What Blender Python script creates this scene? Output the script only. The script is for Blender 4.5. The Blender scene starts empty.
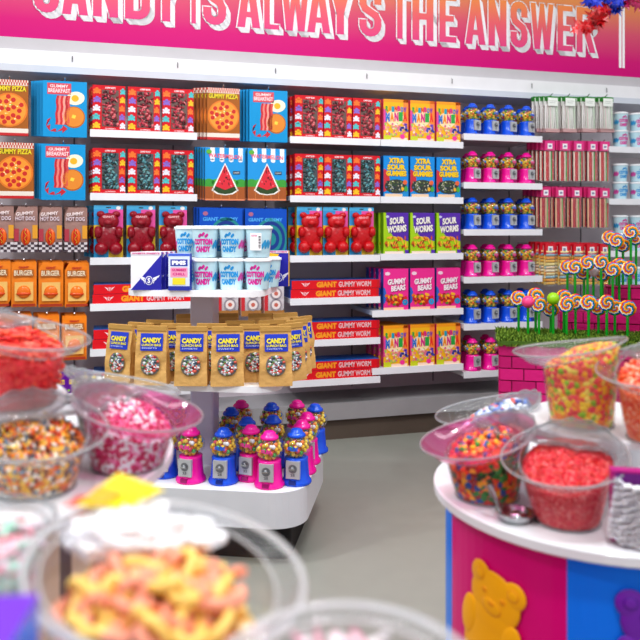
import bpy, bmesh, math, random
from mathutils import Vector, Matrix, noise
random.seed(7)
R = math.radians; PI = math.pi
C = bpy.context.scene.collection
F = 760.0; HY = 228.0; CAMZ = 1.4

# ------------------------------------------------------------------ materials
def lin(c):
    if isinstance(c, str):
        c = tuple(int(c[i:i+2], 16)/255 for i in (0, 2, 4))
    return tuple((x/12.92 if x <= .04045 else ((x+.055)/1.055)**2.4) for x in c)
_m = {}
def M(hexc, rough=.45, bump=0, bscale=60, metal=0, spec=.5, var=.06, emit=0, trans=0):
    key = (hexc, rough, bump, bscale, metal, spec, var, emit, trans)
    if key in _m: return _m[key]
    m = bpy.data.materials.new('paint_' + str(len(_m))); m.use_nodes = True
    nt = m.node_tree; b = nt.nodes['Principled BSDF']; col = lin(hexc)
    b.inputs['Roughness'].default_value = rough; b.inputs['Metallic'].default_value = metal
    b.inputs['Specular IOR Level'].default_value = spec
    if trans:
        b.inputs['Subsurface Weight'].default_value = trans
        b.inputs['Subsurface Radius'].default_value = (.01, .008, .006)
    tc = nt.nodes.new('ShaderNodeTexCoord')
    n = nt.nodes.new('ShaderNodeTexNoise'); n.inputs['Scale'].default_value = 9; n.inputs['Detail'].default_value = 2
    nt.links.new(tc.outputs['Object'], n.inputs['Vector'])
    mr = nt.nodes.new('ShaderNodeMapRange'); mr.inputs['To Min'].default_value = 1-var; mr.inputs['To Max'].default_value = 1+var
    nt.links.new(n.outputs['Fac'], mr.inputs['Value'])
    vm = nt.nodes.new('ShaderNodeVectorMath'); vm.operation = 'SCALE'; vm.inputs[0].default_value = col
    nt.links.new(mr.outputs['Result'], vm.inputs['Scale']); nt.links.new(vm.outputs['Vector'], b.inputs['Base Color'])
    if bump:
        n2 = nt.nodes.new('ShaderNodeTexNoise'); n2.inputs['Scale'].default_value = bscale; n2.inputs['Detail'].default_value = 3
        nt.links.new(tc.outputs['Object'], n2.inputs['Vector'])
        bp = nt.nodes.new('ShaderNodeBump'); bp.inputs['Strength'].default_value = bump; bp.inputs['Distance'].default_value = .01
        nt.links.new(n2.outputs['Fac'], bp.inputs['Height']); nt.links.new(bp.outputs['Normal'], b.inputs['Normal'])
    _m[key] = m; return m

def clear_mat(name, tint='FFFFFF', white=.05, gloss=1.0, rough=.03, whitecol='FFFFFF', bump=0):
    m = bpy.data.materials.new(name); m.use_nodes = True; nt = m.node_tree; nt.nodes.clear()
    o = nt.nodes.new('ShaderNodeOutputMaterial')
    t = nt.nodes.new('ShaderNodeBsdfTransparent'); t.inputs[0].default_value = (*lin(tint), 1)
    g = nt.nodes.new('ShaderNodeBsdfGlossy'); g.inputs['Roughness'].default_value = rough
    d = nt.nodes.new('ShaderNodeBsdfDiffuse'); d.inputs[0].default_value = (*lin(whitecol), 1)
    tl = nt.nodes.new('ShaderNodeBsdfTranslucent'); tl.inputs[0].default_value = (*lin(whitecol), 1); md = nt.nodes.new('ShaderNodeMixShader'); md.inputs[0].default_value = .5
    nt.links.new(d.outputs[0], md.inputs[1]); nt.links.new(tl.outputs[0], md.inputs[2])
    fr = nt.nodes.new('ShaderNodeLayerWeight'); fr.inputs['Blend'].default_value = .5
    pw = nt.nodes.new('ShaderNodeMath'); pw.operation = 'POWER'; pw.inputs[1].default_value = 3.5; nt.links.new(fr.outputs['Facing'], pw.inputs[0])
    mu = nt.nodes.new('ShaderNodeMath'); mu.operation = 'MULTIPLY_ADD'; mu.inputs[1].default_value = .6*gloss; mu.inputs[2].default_value = .035*gloss
    m1 = nt.nodes.new('ShaderNodeMixShader'); m2 = nt.nodes.new('ShaderNodeMixShader'); m1.inputs[0].default_value = white
    L = nt.links.new
    L(t.outputs[0], m1.inputs[1]); L(md.outputs[0], m1.inputs[2])
    L(pw.outputs[0], mu.inputs[0]); L(mu.outputs[0], m2.inputs[0]); L(m1.outputs[0], m2.inputs[1]); L(g.outputs[0], m2.inputs[2])
    L(m2.outputs[0], o.inputs[0])
    if bump:
        n = nt.nodes.new('ShaderNodeTexNoise'); n.inputs['Scale'].default_value = 40
        bp = nt.nodes.new('ShaderNodeBump'); bp.inputs['Strength'].default_value = bump; bp.inputs['Distance'].default_value = .02
        L(n.outputs['Fac'], bp.inputs['Height'])
        for q in (g, d, fr): L(bp.outputs[0], q.inputs['Normal'])
    return m
CLEAR = clear_mat('clear_acrylic', 'FAFBFC', .025, .9)
RIMM = clear_mat('clear_rim', 'F6F8FA', .05, 1.7, .04, bump=.25)
EDGEW = clear_mat('thick_edge', 'E8ECF0', .55, 1.8, .05)
STRAWF = clear_mat('cloudy_bag', 'FFFFFF', .16, 1.2, .12, 'F4F4F0', bump=.5)
GLOBE = clear_mat('clear_globe', 'FAFCFF', .05, .9)
FILM = clear_mat('clear_film', 'FFFFFF', .06, 1.3, .12, bump=.5)
EDGE = clear_mat('acrylic_edge', 'D8DEE2', .32, 1.6, .05)
EDGEPINK = clear_mat('pink_acrylic_edge', 'F7B8D8', .35, 1.5, .05, 'F090C0')
CRINKLE = clear_mat('crinkled_cellophane', 'F4F6F8', .30, 1.6, .12, 'F4F6FA', bump=1.0)
WFILM = clear_mat('window_film', 'FFFFFF', .01, .35, .05)
CLOUDY = clear_mat('cloudy_cellophane', 'FCFDFE', .88, 1.2, .15, 'FFFFFF', bump=1.0)
PINKCOV = clear_mat('pink_cover', 'FFB0D0', .16, 1.0, .10, 'F070B0', bump=.4)
PINKFILM = clear_mat('pink_film', 'FF9CCB', .30, 1.2, .08, 'F06CB0')

def mosaic(name, cols, scale=120, rough=.35, bump=.6, coord='Object', dark=.55):
    """heap of small sweets: one colour per voronoi cell"""
    m = bpy.data.materials.new(name); m.use_nodes = True; nt = m.node_tree; b = nt.nodes['Principled BSDF']
    b.inputs['Roughness'].default_value = rough
    tc = nt.nodes.new('ShaderNodeTexCoord'); v = nt.nodes.new('ShaderNodeTexVoronoi'); v.inputs['Scale'].default_value = scale
    nt.links.new(tc.outputs[coord], v.inputs['Vector'])
    sp = nt.nodes.new('ShaderNodeSeparateColor'); nt.links.new(v.outputs['Color'], sp.inputs[0])
    cr = nt.nodes.new('ShaderNodeValToRGB'); cr.color_ramp.interpolation = 'CONSTANT'
    while len(cr.color_ramp.elements) > 1: cr.color_ramp.elements.remove(cr.color_ramp.elements[0])
    for i, c in enumerate(cols):
        e = cr.color_ramp.elements[0] if i == 0 else cr.color_ramp.elements.new(i/len(cols))
        e.position = i/len(cols); e.color = (*lin(c), 1)
    nt.links.new(sp.outputs[0], cr.inputs[0])
    nt.links.new(cr.outputs[0], b.inputs['Base Color'])
    bp = nt.nodes.new('ShaderNodeBump'); bp.inputs['Strength'].default_value = bump; bp.inputs['Distance'].default_value = .006; bp.invert = True
    nt.links.new(v.outputs['Distance'], bp.inputs['Height']); nt.links.new(bp.outputs[0], b.inputs['Normal'])
    return m

def zgrad(name, stops, z0, z1, rough=.5, xk=0.0):
    m = bpy.data.materials.new(name); m.use_nodes = True; nt = m.node_tree; b = nt.nodes['Principled BSDF']
    b.inputs['Roughness'].default_value = rough; b.inputs['Specular IOR Level'].default_value = .2
    g = nt.nodes.new('ShaderNodeNewGeometry'); s = nt.nodes.new('ShaderNodeSeparateXYZ'); nt.links.new(g.outputs['Position'], s.inputs[0])
    ad = nt.nodes.new('ShaderNodeMath'); ad.operation = 'MULTIPLY_ADD'; ad.inputs[1].default_value = xk
    nt.links.new(s.outputs['X'], ad.inputs[0]); nt.links.new(s.outputs['Z'], ad.inputs[2])
    mr = nt.nodes.new('ShaderNodeMapRange'); mr.inputs['From Min'].default_value = z0; mr.inputs['From Max'].default_value = z1
    nt.links.new(ad.outputs[0], mr.inputs['Value'])
    cr = nt.nodes.new('ShaderNodeValToRGB')
    el = cr.color_ramp.elements; el[0].position = stops[0][0]; el[0].color = (*lin(stops[0][1]), 1)
    el[1].position = stops[-1][0]; el[1].color = (*lin(stops[-1][1]), 1)
    for p, c in stops[1:-1]:
        e = el.new(p); e.color = (*lin(c), 1)
    nt.links.new(mr.outputs[0], cr.inputs[0]); nt.links.new(cr.outputs[0], b.inputs['Base Color'])
    return m

# ------------------------------------------------------------------ mesh builder
_txt = {}
def glyphs(s, off=.02):
    if (s, off) in _txt: return _txt[(s, off)]
    cu = bpy.data.curves.new('t', 'FONT'); cu.body = s; cu.offset = off; cu.resolution_u = 2; cu.fill_mode = 'FRONT'
    o = bpy.data.objects.new('t', cu); C.objects.link(o)
    dg = bpy.context.evaluated_depsgraph_get(); me = bpy.data.meshes.new_from_object(o.evaluated_get(dg))
    vs = [(v.co.x, v.co.y) for v in me.vertices]; fs = [tuple(p.vertices) for p in me.polygons]
    bpy.data.objects.remove(o); bpy.data.curves.remove(cu); bpy.data.meshes.remove(me)
    x0 = min(v[0] for v in vs); x1 = max(v[0] for v in vs); y0 = min(v[1] for v in vs); y1 = max(v[1] for v in vs)
    vs = [((x-x0)/(x1-x0), (y-y0)/(y1-y0)) for x, y in vs]
    _txt[(s, off)] = (vs, fs); return _txt[(s, off)]

class MB:
    def __init__(s): s.v = []; s.f = []; s.m = []; s.sm = []; s.mats = []
    def mi(s, m):
        if m not in s.mats: s.mats.append(m)
        return s.mats.index(m)
    def add(s, vs, fs, m, smooth=False):
        o = len(s.v); k = s.mi(m); s.v += [tuple(v) for v in vs]
        for f in fs: s.f.append(tuple(i+o for i in f)); s.m.append(k); s.sm.append(smooth)
    def box(s, x0, x1, y0, y1, z0, z1, m, front=None, top=None, side=None):
        vs = [(x, y, z) for z in (z0, z1) for y in (y0, y1) for x in (x0, x1)]
        for f, mm in (((0,2,3,1), m), ((4,5,7,6), top or m), ((0,1,5,4), front or m), ((2,6,7,3), m), ((0,4,6,2), side or m), ((1,3,7,5), side or m)):
            s.add([vs[i] for i in f], [(0,1,2,3)], mm)
    def poly(s, pts, m): s.add(pts, [tuple(range(len(pts)))], m)
    def rect(s, x0, x1, z0, z1, y, m): s.poly([(x0,y,z0),(x1,y,z0),(x1,y,z1),(x0,y,z1)], m)
    def disc(s, cx, cz, y, rx, rz, m, n=16, rot=0):
        ps = []
        for i in range(n):
            a = 2*PI*i/n; px = rx*math.cos(a); pz = rz*math.sin(a)
            ps.append((cx+px*math.cos(rot)-pz*math.sin(rot), y, cz+px*math.sin(rot)+pz*math.cos(rot)))
        s.poly(ps, m)
    def text(s, t, x0, x1, z0, z1, y, m, off=.03, skew=0, slope=0, curve=0, cx=0, cy=0):
        vs, fs = glyphs(t, off); out = []
        for u, v in vs:
            x = x0+(x1-x0)*u+skew*(v)*(z1-z0); z = z0+(z1-z0)*v+slope*(u-.5)
            if curve:
                a = (x-cx)/curve; out.append((cx+curve*math.sin(a), cy-curve*math.cos(a), z))
            else: out.append((x, y, z))
        s.add(out, [f for f in fs], m)
    def lathe(s, prof, m, n=24, c=(0,0,0), a0=0, smooth=True, sx=1, sy=1):
        vs = []; fs = []; k = len(prof)
        for i in range(n):
            a = a0+2*PI*i/n
            for r, z in prof: vs.append((c[0]+sx*r*math.cos(a), c[1]+sy*r*math.sin(a), c[2]+z))
        for i in range(n):
            j = (i+1) % n
            for q in range(k-1): fs.append((i*k+q, j*k+q, j*k+q+1, i*k+q+1))
        s.add(vs, fs, m, smooth)
        for e in (0, k-1):
            if prof[e][0] > 1e-6: s.add([vs[i*k+e] for i in range(n)], [tuple(range(n)) if e else tuple(reversed(range(n)))], m)
    def ball(s, c, r, m, seg=8, ring=6, rot=None):
        if not hasattr(r, '__len__'): r = (r, r, r)
        vs = [(0,0,1)]; fs = []
        for i in range(1, ring):
            t = PI*i/ring
            for j in range(seg):
                p = 2*PI*j/seg; vs.append((math.sin(t)*math.cos(p), math.sin(t)*math.sin(p), math.cos(t)))
        vs.append((0,0,-1)); L = len(vs)-1
        for j in range(seg):
            k = (j+1) % seg; fs.append((0, 1+j, 1+k)); fs.append((L, 1+(ring-2)*seg+k, 1+(ring-2)*seg+j))
            for i in range(ring-2): fs.append((1+i*seg+j, 1+(i+1)*seg+j, 1+(i+1)*seg+k, 1+i*seg+k))
        out = []
        for v in vs:
            p = Vector((v[0]*r[0], v[1]*r[1], v[2]*r[2]))
            if rot is not None: p = rot @ p
            out.append((p.x+c[0], p.y+c[1], p.z+c[2]))
        s.add(out, fs, m, True)
    def tube(s, pts, r, m, n=6, closed=False):
        pts = [Vector(p) for p in pts]; K = len(pts); vs = []; fs = []
        rr = r if hasattr(r, '__len__') else [r]*K
        for i, p in enumerate(pts):
            a = pts[(i-1) % K] if (closed or i > 0) else p; b = pts[(i+1) % K] if (closed or i < K-1) else p
            d = (b-a).normalized(); up = Vector((0,0,1)) if abs(d.z) < .9 else Vector((0,1,0))
            x = d.cross(up).normalized(); y = x.cross(d)
            for j in range(n):
                t = 2*PI*j/n; q = p+(x*math.cos(t)+y*math.sin(t))*rr[i]; vs.append(tuple(q))
        for i in range(K if closed else K-1):
            for j in range(n):
                i2 = (i+1) % K; fs.append((i*n+j, i*n+(j+1) % n, i2*n+(j+1) % n, i2*n+j))
        s.add(vs, fs, m, True)
        if not closed: s.add(vs[:n], [tuple(reversed(range(n)))], m); s.add(vs[-n:], [tuple(range(n))], m)
    def prism(s, outline, z0, z1, m, side=None):
        n = len(outline)
        s.add([(x,y,z0) for x,y in outline], [tuple(reversed(range(n)))], m)
        s.add([(x,y,z1) for x,y in outline], [tuple(range(n))], m)
        vs = [(x,y,z) for z in (z0,z1) for x,y in outline]
        s.add(vs, [(i, (i+1) % n, n+(i+1) % n, n+i) for i in range(n)], side or m)
    def build(s, name, parent=None, loc=None, rz=0, link=True):
        me = bpy.data.meshes.new(name); me.from_pydata(s.v, [], s.f)
        for m in s.mats: me.materials.append(m)
        me.polygons.foreach_set('material_index', s.m); me.polygons.foreach_set('use_smooth', s.sm); me.update()
        o = bpy.data.objects.new(name, me); C.objects.link(o)
        if parent: o.parent = parent
        if loc is not None: o.location = loc
        o.rotation_euler.z = rz
        return o

def tag(o, label=None, cat=None, group=None, kind=None):
    if label: o['label'] = label
    if cat: o['category'] = cat
    if group: o['group'] = group
    if kind: o['kind'] = kind
    return o
def empty(name, loc=(0,0,0), rz=0):
    o = bpy.data.objects.new(name, None); C.objects.link(o); o.location = loc; o.rotation_euler.z = rz; o.empty_display_size = .05
    return o
PROTOS = []
def proto(o): PROTOS.append(o); return o
def kids(o): return [c for c in bpy.data.objects if c.parent == o]
_kc = {}
def clone(p, loc, rz, label, cat, group=None, tilt=0, name=None):
    if p not in _kc: _kc[p] = [(c, kids(c)) for c in kids(p)]
    r = p.copy(); C.objects.link(r); r.name = name or p.name.split('.')[0]
    r.location = loc; r.rotation_euler = (0, tilt, rz)
    tag(r, label, cat, group)
    for c, gs in _kc[p]:
        d = c.copy(); C.objects.link(d); d.parent = r
        for g in gs: e = g.copy(); C.objects.link(e); e.parent = d
    return r
ORD = ['leftmost', 'second from left', 'third from left', 'fourth from left', 'fifth from left', 'sixth from left']
ORDN = lambda n: {1: ['only'], 2: ['left', 'right'], 3: ['left', 'middle', 'right']}.get(n, ORD[:n-1]+['rightmost'])

# ------------------------------------------------------------------ the wall's frame
AW = R(16.1); U = Vector((math.cos(AW), math.sin(AW), 0)); N = Vector((math.sin(AW), -math.cos(AW), 0)); P0 = Vector((.584, 5.55, 0))
def W(u, w, z): p = P0+U*u+N*w; return Vector((p.x, p.y, z))
def uz(px, py, w):
    s = (px-320)/F; p = P0+N*w; t = (p.y*s-p.x)/(U.x-U.y*s); Y = p.y+U.y*t
    return t, CAMZ+(HY-py)*Y/F
def at(px, py, Y): return Vector(((px-320)/F*Y, Y, CAMZ+(HY-py)*Y/F))
WF = .45

# ------------------------------------------------------------------ setting
WHITE = M('E9E9EC', .4, var=.02); OFFW = M('DCDCDE', .5, var=.02); GREYP = M('B9B7BA', .55, var=.03)
def floor_mat():
    m = M('979890', .30, .05, 3, var=.05, spec=.4); return m
b = MB(); b.rect(0, 0, 0, 0, 0, WHITE); b = MB()
b.poly([(-6,-3,0),(8,-3,0),(8,9,0),(-6,9,0)], floor_mat()); tag(b.build('floor'), kind='structure')
b = MB(); b.box(-4.2, 4.2, .0, .1, 0, 4.0, M('C9C8CC', .6)); o = b.build('wall_back', loc=W(0, -.12, 0), rz=AW); tag(o, kind='structure')

# ------------------------------------------------------------------ wall shelving
gon = empty('wall_shelving', W(0, 0, 0), AW)
tag(gon, 'long white retail wall shelving filled with candy behind the aisle', 'shelving')
UL, UR = -3.6, 3.4
b = MB(); b.box(UL, UR, 0, .04, .14, 2.40, M('DAD0D6', .6, var=.04)); b.build('back_panel', gon)
b = MB()
k = -2.265-.6315*2
while k < UR:
    b.box(k-.0035, k+.0035, -.004, .0, .27, 2.34, M('5E5A60', .6)); k += .6315
b.build('slot_strip', gon)
b = MB()
b.box(UL, UR, -.39, 0, .135, .245, GREYP, front=M('9C9A9C', .5), top=M('A4A2A4', .5)); b.build('base_deck', gon)
b = MB(); b.box(UL, UR, -.36, 0, 0, .135, M('5E5248', .6, .2, 20)); b.build('kick_plate', gon)
b = MB()   # top canopy: grey lip, white face, lower lip
b.box(UL, UR, -.285, .02, 2.468, 2.545, M('C2BEC2', .5)); b.box(UL, UR, -.315, .02, 2.375, 2.468, M('EAE9EC', .4)); b.box(UL, UR, -.325, .02, 2.335, 2.377, M('CDD2DC', .4))
b.build('canopy', gon)
b = MB()
k = -2.265-.6315
while k < UR:
    b.tube([(k, -.31, 2.45), (k, -.322, 2.44), (k, -.322, 2.41)], .003, M('78787C', .3, metal=.5)); k += .6315
b.build('sign_hook', gon)
def shelf(pl, pr, z, back=0.0, w=WF):
    ul = uz(pl, 0, w)[0] if pl is not None else None; ur = uz(pr, 0, w)[0]
    b = MB(); b.box(ul, ur, -w, 0, z-.03, z, OFFW, front=M('E8E8EC', .4)); b.box(ul, ur, -w-.006, -w, z-.042, z+.002, M('E6E6EB', .35))
    b.build('shelf', gon); return ul, ur
ZE = [1.985, 1.607, 1.228, .853, .473]
ZB = [1.985, 1.607, 1.222, .947, .677, .42]
ZF = [2.045, 1.712, 1.39, 1.063, .741, .414]
for z in ZB: shelf(90, 197, z); 
for i, z in enumerate(ZB): shelf(290, 380, z)
for i, z in enumerate(ZE):
    shelf(380.5 if i < 3 else 372, 463, z, w=WF-(0 if i < 3 else .0))
for z in ZF: shelf(463.5, 542, z)
shelf(-60, 91, ZB[5])
for z in (1.992, 1.612, 1.232, .85): shelf(609, 700, z)

def hook(u, z, w=.40):
    h = MB(); h.tube([(u, 0, z), (u, -w, z), (u, -w-.02, z+.012)], .0035, M('C8CACE', .25, metal=.9)); h.build('peg_hook', gon)

# ------------------------------------------------------------------ graphic helpers (x across, z up, front faces -y)
RED = 'D8202C'; K = .0007
def wing_logo(b, cx, cz, y, s, m, bg):
    b.disc(cx, cz, y, s*.34, s*.40, m, 18); b.disc(cx, cz, y-K, s*.27, s*.33, bg, 18)
    b.text('S', cx-s*.13, cx+s*.13, cz-s*.24, cz+s*.24, y-2*K, m, .05)
    for sg in (-1, 1):
        for q in range(3):
            z = cz+s*(.30-q*.20); x1 = s*(.95-q*.2)
            b.poly([(cx+sg*s*.36, y, z-s*.22), (cx+sg*s*.36, y, z-s*.06), (cx+sg*x1, y, z+s*.18), (cx+sg*(x1-.10*s), y, z-s*.02)][::sg], m)
def bear(b, cx, cz, y, s, m, d=.35, m2=None):
    """gummy bear about 2s tall, relief towards -y"""
    def e(x, z, rx, rz, dy=0, rd=None): b.ball((cx+x*s, y-dy*s, cz+z*s), (rx*s, (rd or d)*s, rz*s), m, 12, 8)
    e(0, .56, .38, .38, .08); e(-.28, .88, .15, .15, .03, .16); e(.28, .88, .15, .15, .03, .16)
    e(0, -.14, .46, .60, .05); e(0, .50, .17, .13, .36, .12)
    for sg in (-1, 1):
        e(sg*.38, .06, .17, .27, .16, .24); e(sg*.26, -.68, .25, .30, .08, .28)
    if m2:
        for sg in (-1, 1): b.ball((cx+sg*.13*s, y-(.08+d*.92)*s, cz+.68*s), (.045*s, .02*s, .045*s), m2, 6, 5)

# ---- cartons
def carton(name, w, h, d, col, draw, side=None, top=None, rough=.35):
    b = MB(); m = M(col, rough, var=.05, spec=.25)
    b.box(-w/2, w/2, 0, d, 0, h, m, side=M(side, rough) if side else None, top=M(top, rough) if top else None)
    draw(b, w, h); b.v = [(min(max(x, -w/2), w/2), y, min(max(z, 0), h)) for x, y, z in b.v]; return proto(b.build(name))

def d_pizza(b, w, h):
    y = -K
    b.rect(-w/2, w/2, h*.90, h, y, M('E8D8C8')); 
    for i in range(14):
        x = -w/2+w*i/14; b.rect(x, x+w/28, h*.955, h, y-K, M('C03A30')); b.rect(x+w/28, x+w/14, h*.91, h*.955, y-K, M('C03A30'))
    b.text('GUMMY PIZZA', -w*.42, w*.42, h*.80, h*.885, y-K, M('3B3A12'), .04)
    b.text('GUMMY PIZZA', -w*.455, w*.445, h*.795, h*.89, y-2*K, M('E8D020'), .04)
    b.rect(-w/2, w/2, 0, h*.05, y, M('C41E24')); b.rect(-w/2, w/2, h*.05, h*.13, y, M('E9DCD0'))
    cz = h*.46; r = w*.485
    b.disc(0, cz, y-K, r, r, M('E07A1E'), 30); b.disc(0, cz, y-2*K, r*.9, r*.9, M('F4982A', .4, .3, 200), 30)
    rn = random.Random(3); pts = []
    while len(pts) < 17:
        x, z = rn.uniform(-.8, .8)*r, rn.uniform(-.8, .8)*r
        if math.hypot(x, z) < .78*r and all(math.hypot(x-a, z-c) > r*.3 for a, c in pts):
            pts.append((x, z)); b.disc(x, cz+z, y-3*K, r*.135, r*.135, M('C8241A'), 10)
    for i in range(24):
        x, z = rn.uniform(-.6, .6)*r, rn.uniform(-.6, .6)*r; b.disc(x, cz+z, y-2.6*K, r*.05, r*.04, M(rn.choice(['FFE9A0', 'F7C65A', '6FA038', 'FFF0C0'])), 6)
def d_breakfast(b, w, h):
    y = -K
    b.rect(-w*.40, w*.14, h*.76, h*.96, y, M('D44A58'))
    b.text('GUMMY', -w*.34, w*.08, h*.88, h*.935, y-K, M('F9D9DC'), .03)
    b.text('BREAKFAST', -w*.38, w*.12, h*.79, h*.865, y-K, M('F9D9DC'), .03)
    for q, c in enumerate(('C41F2A', 'E98078', 'D0242C', 'F0A090', 'B8202A', 'D84A48')):
        pts = []
        x = -w*.22+q*w*.052
        for i in range(9): z = h*(.22+.52*i/8); pts.append((x+w*.012*math.sin(i*1.7)+w*.03*(i/8), z))
        for i in range(8): b.poly([(pts[i][0], y-K, pts[i][1]), (pts[i][0]+w*.05, y-K, pts[i][1]), (pts[i+1][0]+w*.05, y-K, pts[i+1][1]), (pts[i+1][0], y-K, pts[i+1][1])], M(c))
    b.disc(w*.24, h*.70, y, w*.21, w*.16, M('F4EBD0'), 18, .2); b.disc(w*.20, h*.67, y-.3*K, w*.12, w*.11, M('F4EBD0'), 14)
    b.disc(w*.23, h*.70, y-K, w*.085, w*.08, M('F2B21C'), 14)
    b.disc(w*.20, h*.36, y, w*.26, w*.26, M('B5641A'), 24); b.disc(w*.20, h*.365, y-K, w*.235, w*.235, M('E08A2A'), 24)
    b.disc(w*.20, h*.37, y-2*K, w*.06, w*.055, M('F8D24A'), 4, .5)
    pts = [(-.40,.30),(-.42,.18),(-.34,.10),(-.2,.09),(-.05,.12)]
    for i in range(4):
        a, c = pts[i], pts[i+1]; b.poly([(a[0]*w, y, (a[1])*h), (c[0]*w, y, c[1]*h), (c[0]*w, y, (c[1]+.055)*h), ((a[0]+.09)*w, y, (a[1]+.045)*h)], M('C8202E'))
    b.poly([(-w*.06, y-K, h*.07), (w*.06, y-K, h*.15), (-w*.05, y-K, h*.21)], M('C8202E'))
def d_melon(b, w, h):
    y = -K
    b.rect(-w/2, w/2, h*.24, h*.34, y, M('3F9E3A')); 
    for i in range(5): b.disc(-w*.4+i*w*.2, h*.34, y-.3*K, w*.14, h*.07, M('4FB03C' if i % 2 else '3F9E3A'), 14)
    b.rect(-w/2, w/2, h*.03, h*.26, y-K, M('A85A24'))
    for i in range(4): b.rect(-w/2+w*(i+1)/5-.001, -w/2+w*(i+1)/5+.002, h*.03, h*.26, y-2*K, M('E0904A'))
    b.rect(-w/2, w/2, .0, h*.03, y-K, M('E08A60'))
    for i in range(4):
        x = -w*.37+i*w*.235; b.rect(x, x+w*.115, h*.76, h, y-K, M('F2F4F8')); b.disc(x+w*.0575, h*.76, y-K, w*.0575, h*.03, M('F2F4F8'), 12)
    b.text('WATERMELON', -w*.42, w*.42, h*.80, h*.88, y-2*K, M('E8607A'), .03, slope=-.01)
    b.disc(-w*.40, h*.92, y-2*K, w*.07, w*.06, M('5FB23A'), 12)
    cz = h*.2
    b.poly([(0, y-2*K, h*.72), (-w*.34, y-2*K, h*.19), (-w*.2, y-2*K, h*.12), (0, y-2*K, h*.10), (w*.2, y-2*K, h*.12), (w*.34, y-2*K, h*.19)], M('F3F0EA'))
    b.poly([(0, y-3*K, h*.68), (-w*.29, y-3*K, h*.20), (-w*.17, y-3*K, h*.14), (0, y-3*K, h*.12), (w*.17, y-3*K, h*.14), (w*.29, y-3*K, h*.20)], M('2F4A20'))
    b.poly([(0, y-4*K, h*.68), (-w*.24, y-4*K, h*.27), (0, y-4*K, h*.20), (w*.24, y-4*K, h*.27)], M('DB2A3C'))
    rn = random.Random(5)
    for i in range(16):
        t = rn.random(); x = rn.uniform(-.2, .2)*t*w; b.disc(x, h*(.63-.36*t), y-5*K, .0035, .006, M(rn.choice(['3A1016', 'F08A98'])), 6)
    b.rect(w*.20, w*.38, h*.50, h*.56, y-2*K, M('38404A')); b.text('GIANT', w*.215, w*.365, h*.515, h*.545, y-3*K, M('C8D0D8'))
def d_bluespiral(b, w, h):
    y = -K
    b.disc(-w*.36, h*.9, y, w*.06, w*.05, M('B06A8A'), 12)
    b.text('GIANT GUMMY', -w*.42, w*.40, h*.76, h*.83, y, M('5AB4F0'), .03)
    for i, r in enumerate((.40, .34, .27, .20, .12)):
        b.disc(w*.12, h*.42, y-i*K, w*r, w*r*1.25, M('1C8A90' if i % 2 == 0 else '0C3A8C'), 24)
def d_window(cols):
    def d(b, w, h):
        y = -K; rn = random.Random(11)
        x0, x1, z0, z1 = -w*.22, w*.30, h*.09, h*.90
        for sx, xs in ((-.375, w*.135), (.41, w*.10)):
            for i in range(5):
                c = ['F2C21C', '4FC0C4', 'E8E4F0', '8A6AC8', 'F07A2A'][(i+(sx > 0)*2) % 5]
                z = h*(.10+.19*i); x = sx*w+w*.015*math.sin(i*5+sx)
                b.disc(x, z, y-K, xs*.55, h*.05, M(c), 9); b.disc(x, z+h*.055, y-K, xs*.40, h*.033, M(c), 9)
                for sg in (-1, 1): b.disc(x+sg*xs*.62, z-h*.03, y-K, xs*.25, h*.03, M(c), 6); b.disc(x+sg*xs*.62, z+h*.03, y-K, xs*.25, h*.025, M(c), 6)
        b.text('GUMMY BEARS', -w*.12, w*.20, h*.925, h*.965, y-K, M('F6E9EC'), .03)
        b.text('GUMMIES', -w*.12, w*.20, h*.03, h*.06, y-K, M('F6D0D4'), .02)
        b.rect(x0, x1, z0, z1, y, M('6A5048' if cols[0][0] != '2' else '4A4F54'))
        for i in range(110):
            x = rn.uniform(x0+.008, x1-.008); z = rn.uniform(z0+.01, z1-.01)
            if x > x1-.03 and z > z0+(z1-z0)*.5 and rn.random() < .7: continue
            a = rn.uniform(0, PI); b.ball((x, y-.002, z), (rn.uniform(.005, .009), .004, rn.uniform(.009, .016)), M(rn.choice(cols), .2), 6, 4, Matrix.Rotation(a, 3, 'Y'))
    return d
def add_window(p, w, h):
    b = MB(); b.rect(-w*.22, w*.30, h*.09, h*.90, -.0095, WFILM); b.build('window_film', p)
def d_bearpack(b, w, h):
    y = -K
    b.rect(-w/2, 0, h*.62, h, y, M('3A9AD8')); b.rect(0, w/2, h*.55, h, y, M('E85AA8'))
    b.rect(-w/2, 0, h*.36, h*.62, y, M('E8C030')); b.rect(-w/2, 0, 0, h*.36, y, M('2FA0D8')); b.rect(0, w/2, 0, h*.55, y, M('E0C038'))
    b.rect(-w/2, w/2, h*.92, h, y-K, M('4FB2E0')); b.rect(-w*.08, w*.08, h*.945, h*.965, y-2*K, M('28303A'))
    b.disc(w*.34, h*.95, y-2*K, w*.08, w*.07, M('F0F0F0'), 10)
def bearpack(name, col, dots):
    w, h = .17, .315; p = carton('giant_bear_box', w, h, .05, 'C8B02C', d_bearpack)
    b = MB(); bear(b, 0, h*.46, -.012, h*.42, M(col, .14, .6, 45, spec=.6, var=.15), .20)
    b.v = [(max(-w*.48, min(w*.48, x*1.22)), y, z) for x, y, z in b.v]
    b.build('gummy_bear', p)
    if dots:
        q = MB(); q.text('GIANT', -w*.2, w*.2, h*.76, h*.80, -.047, M('F4B8C0'), .03); q.build('lettering', p)
    return p
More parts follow.
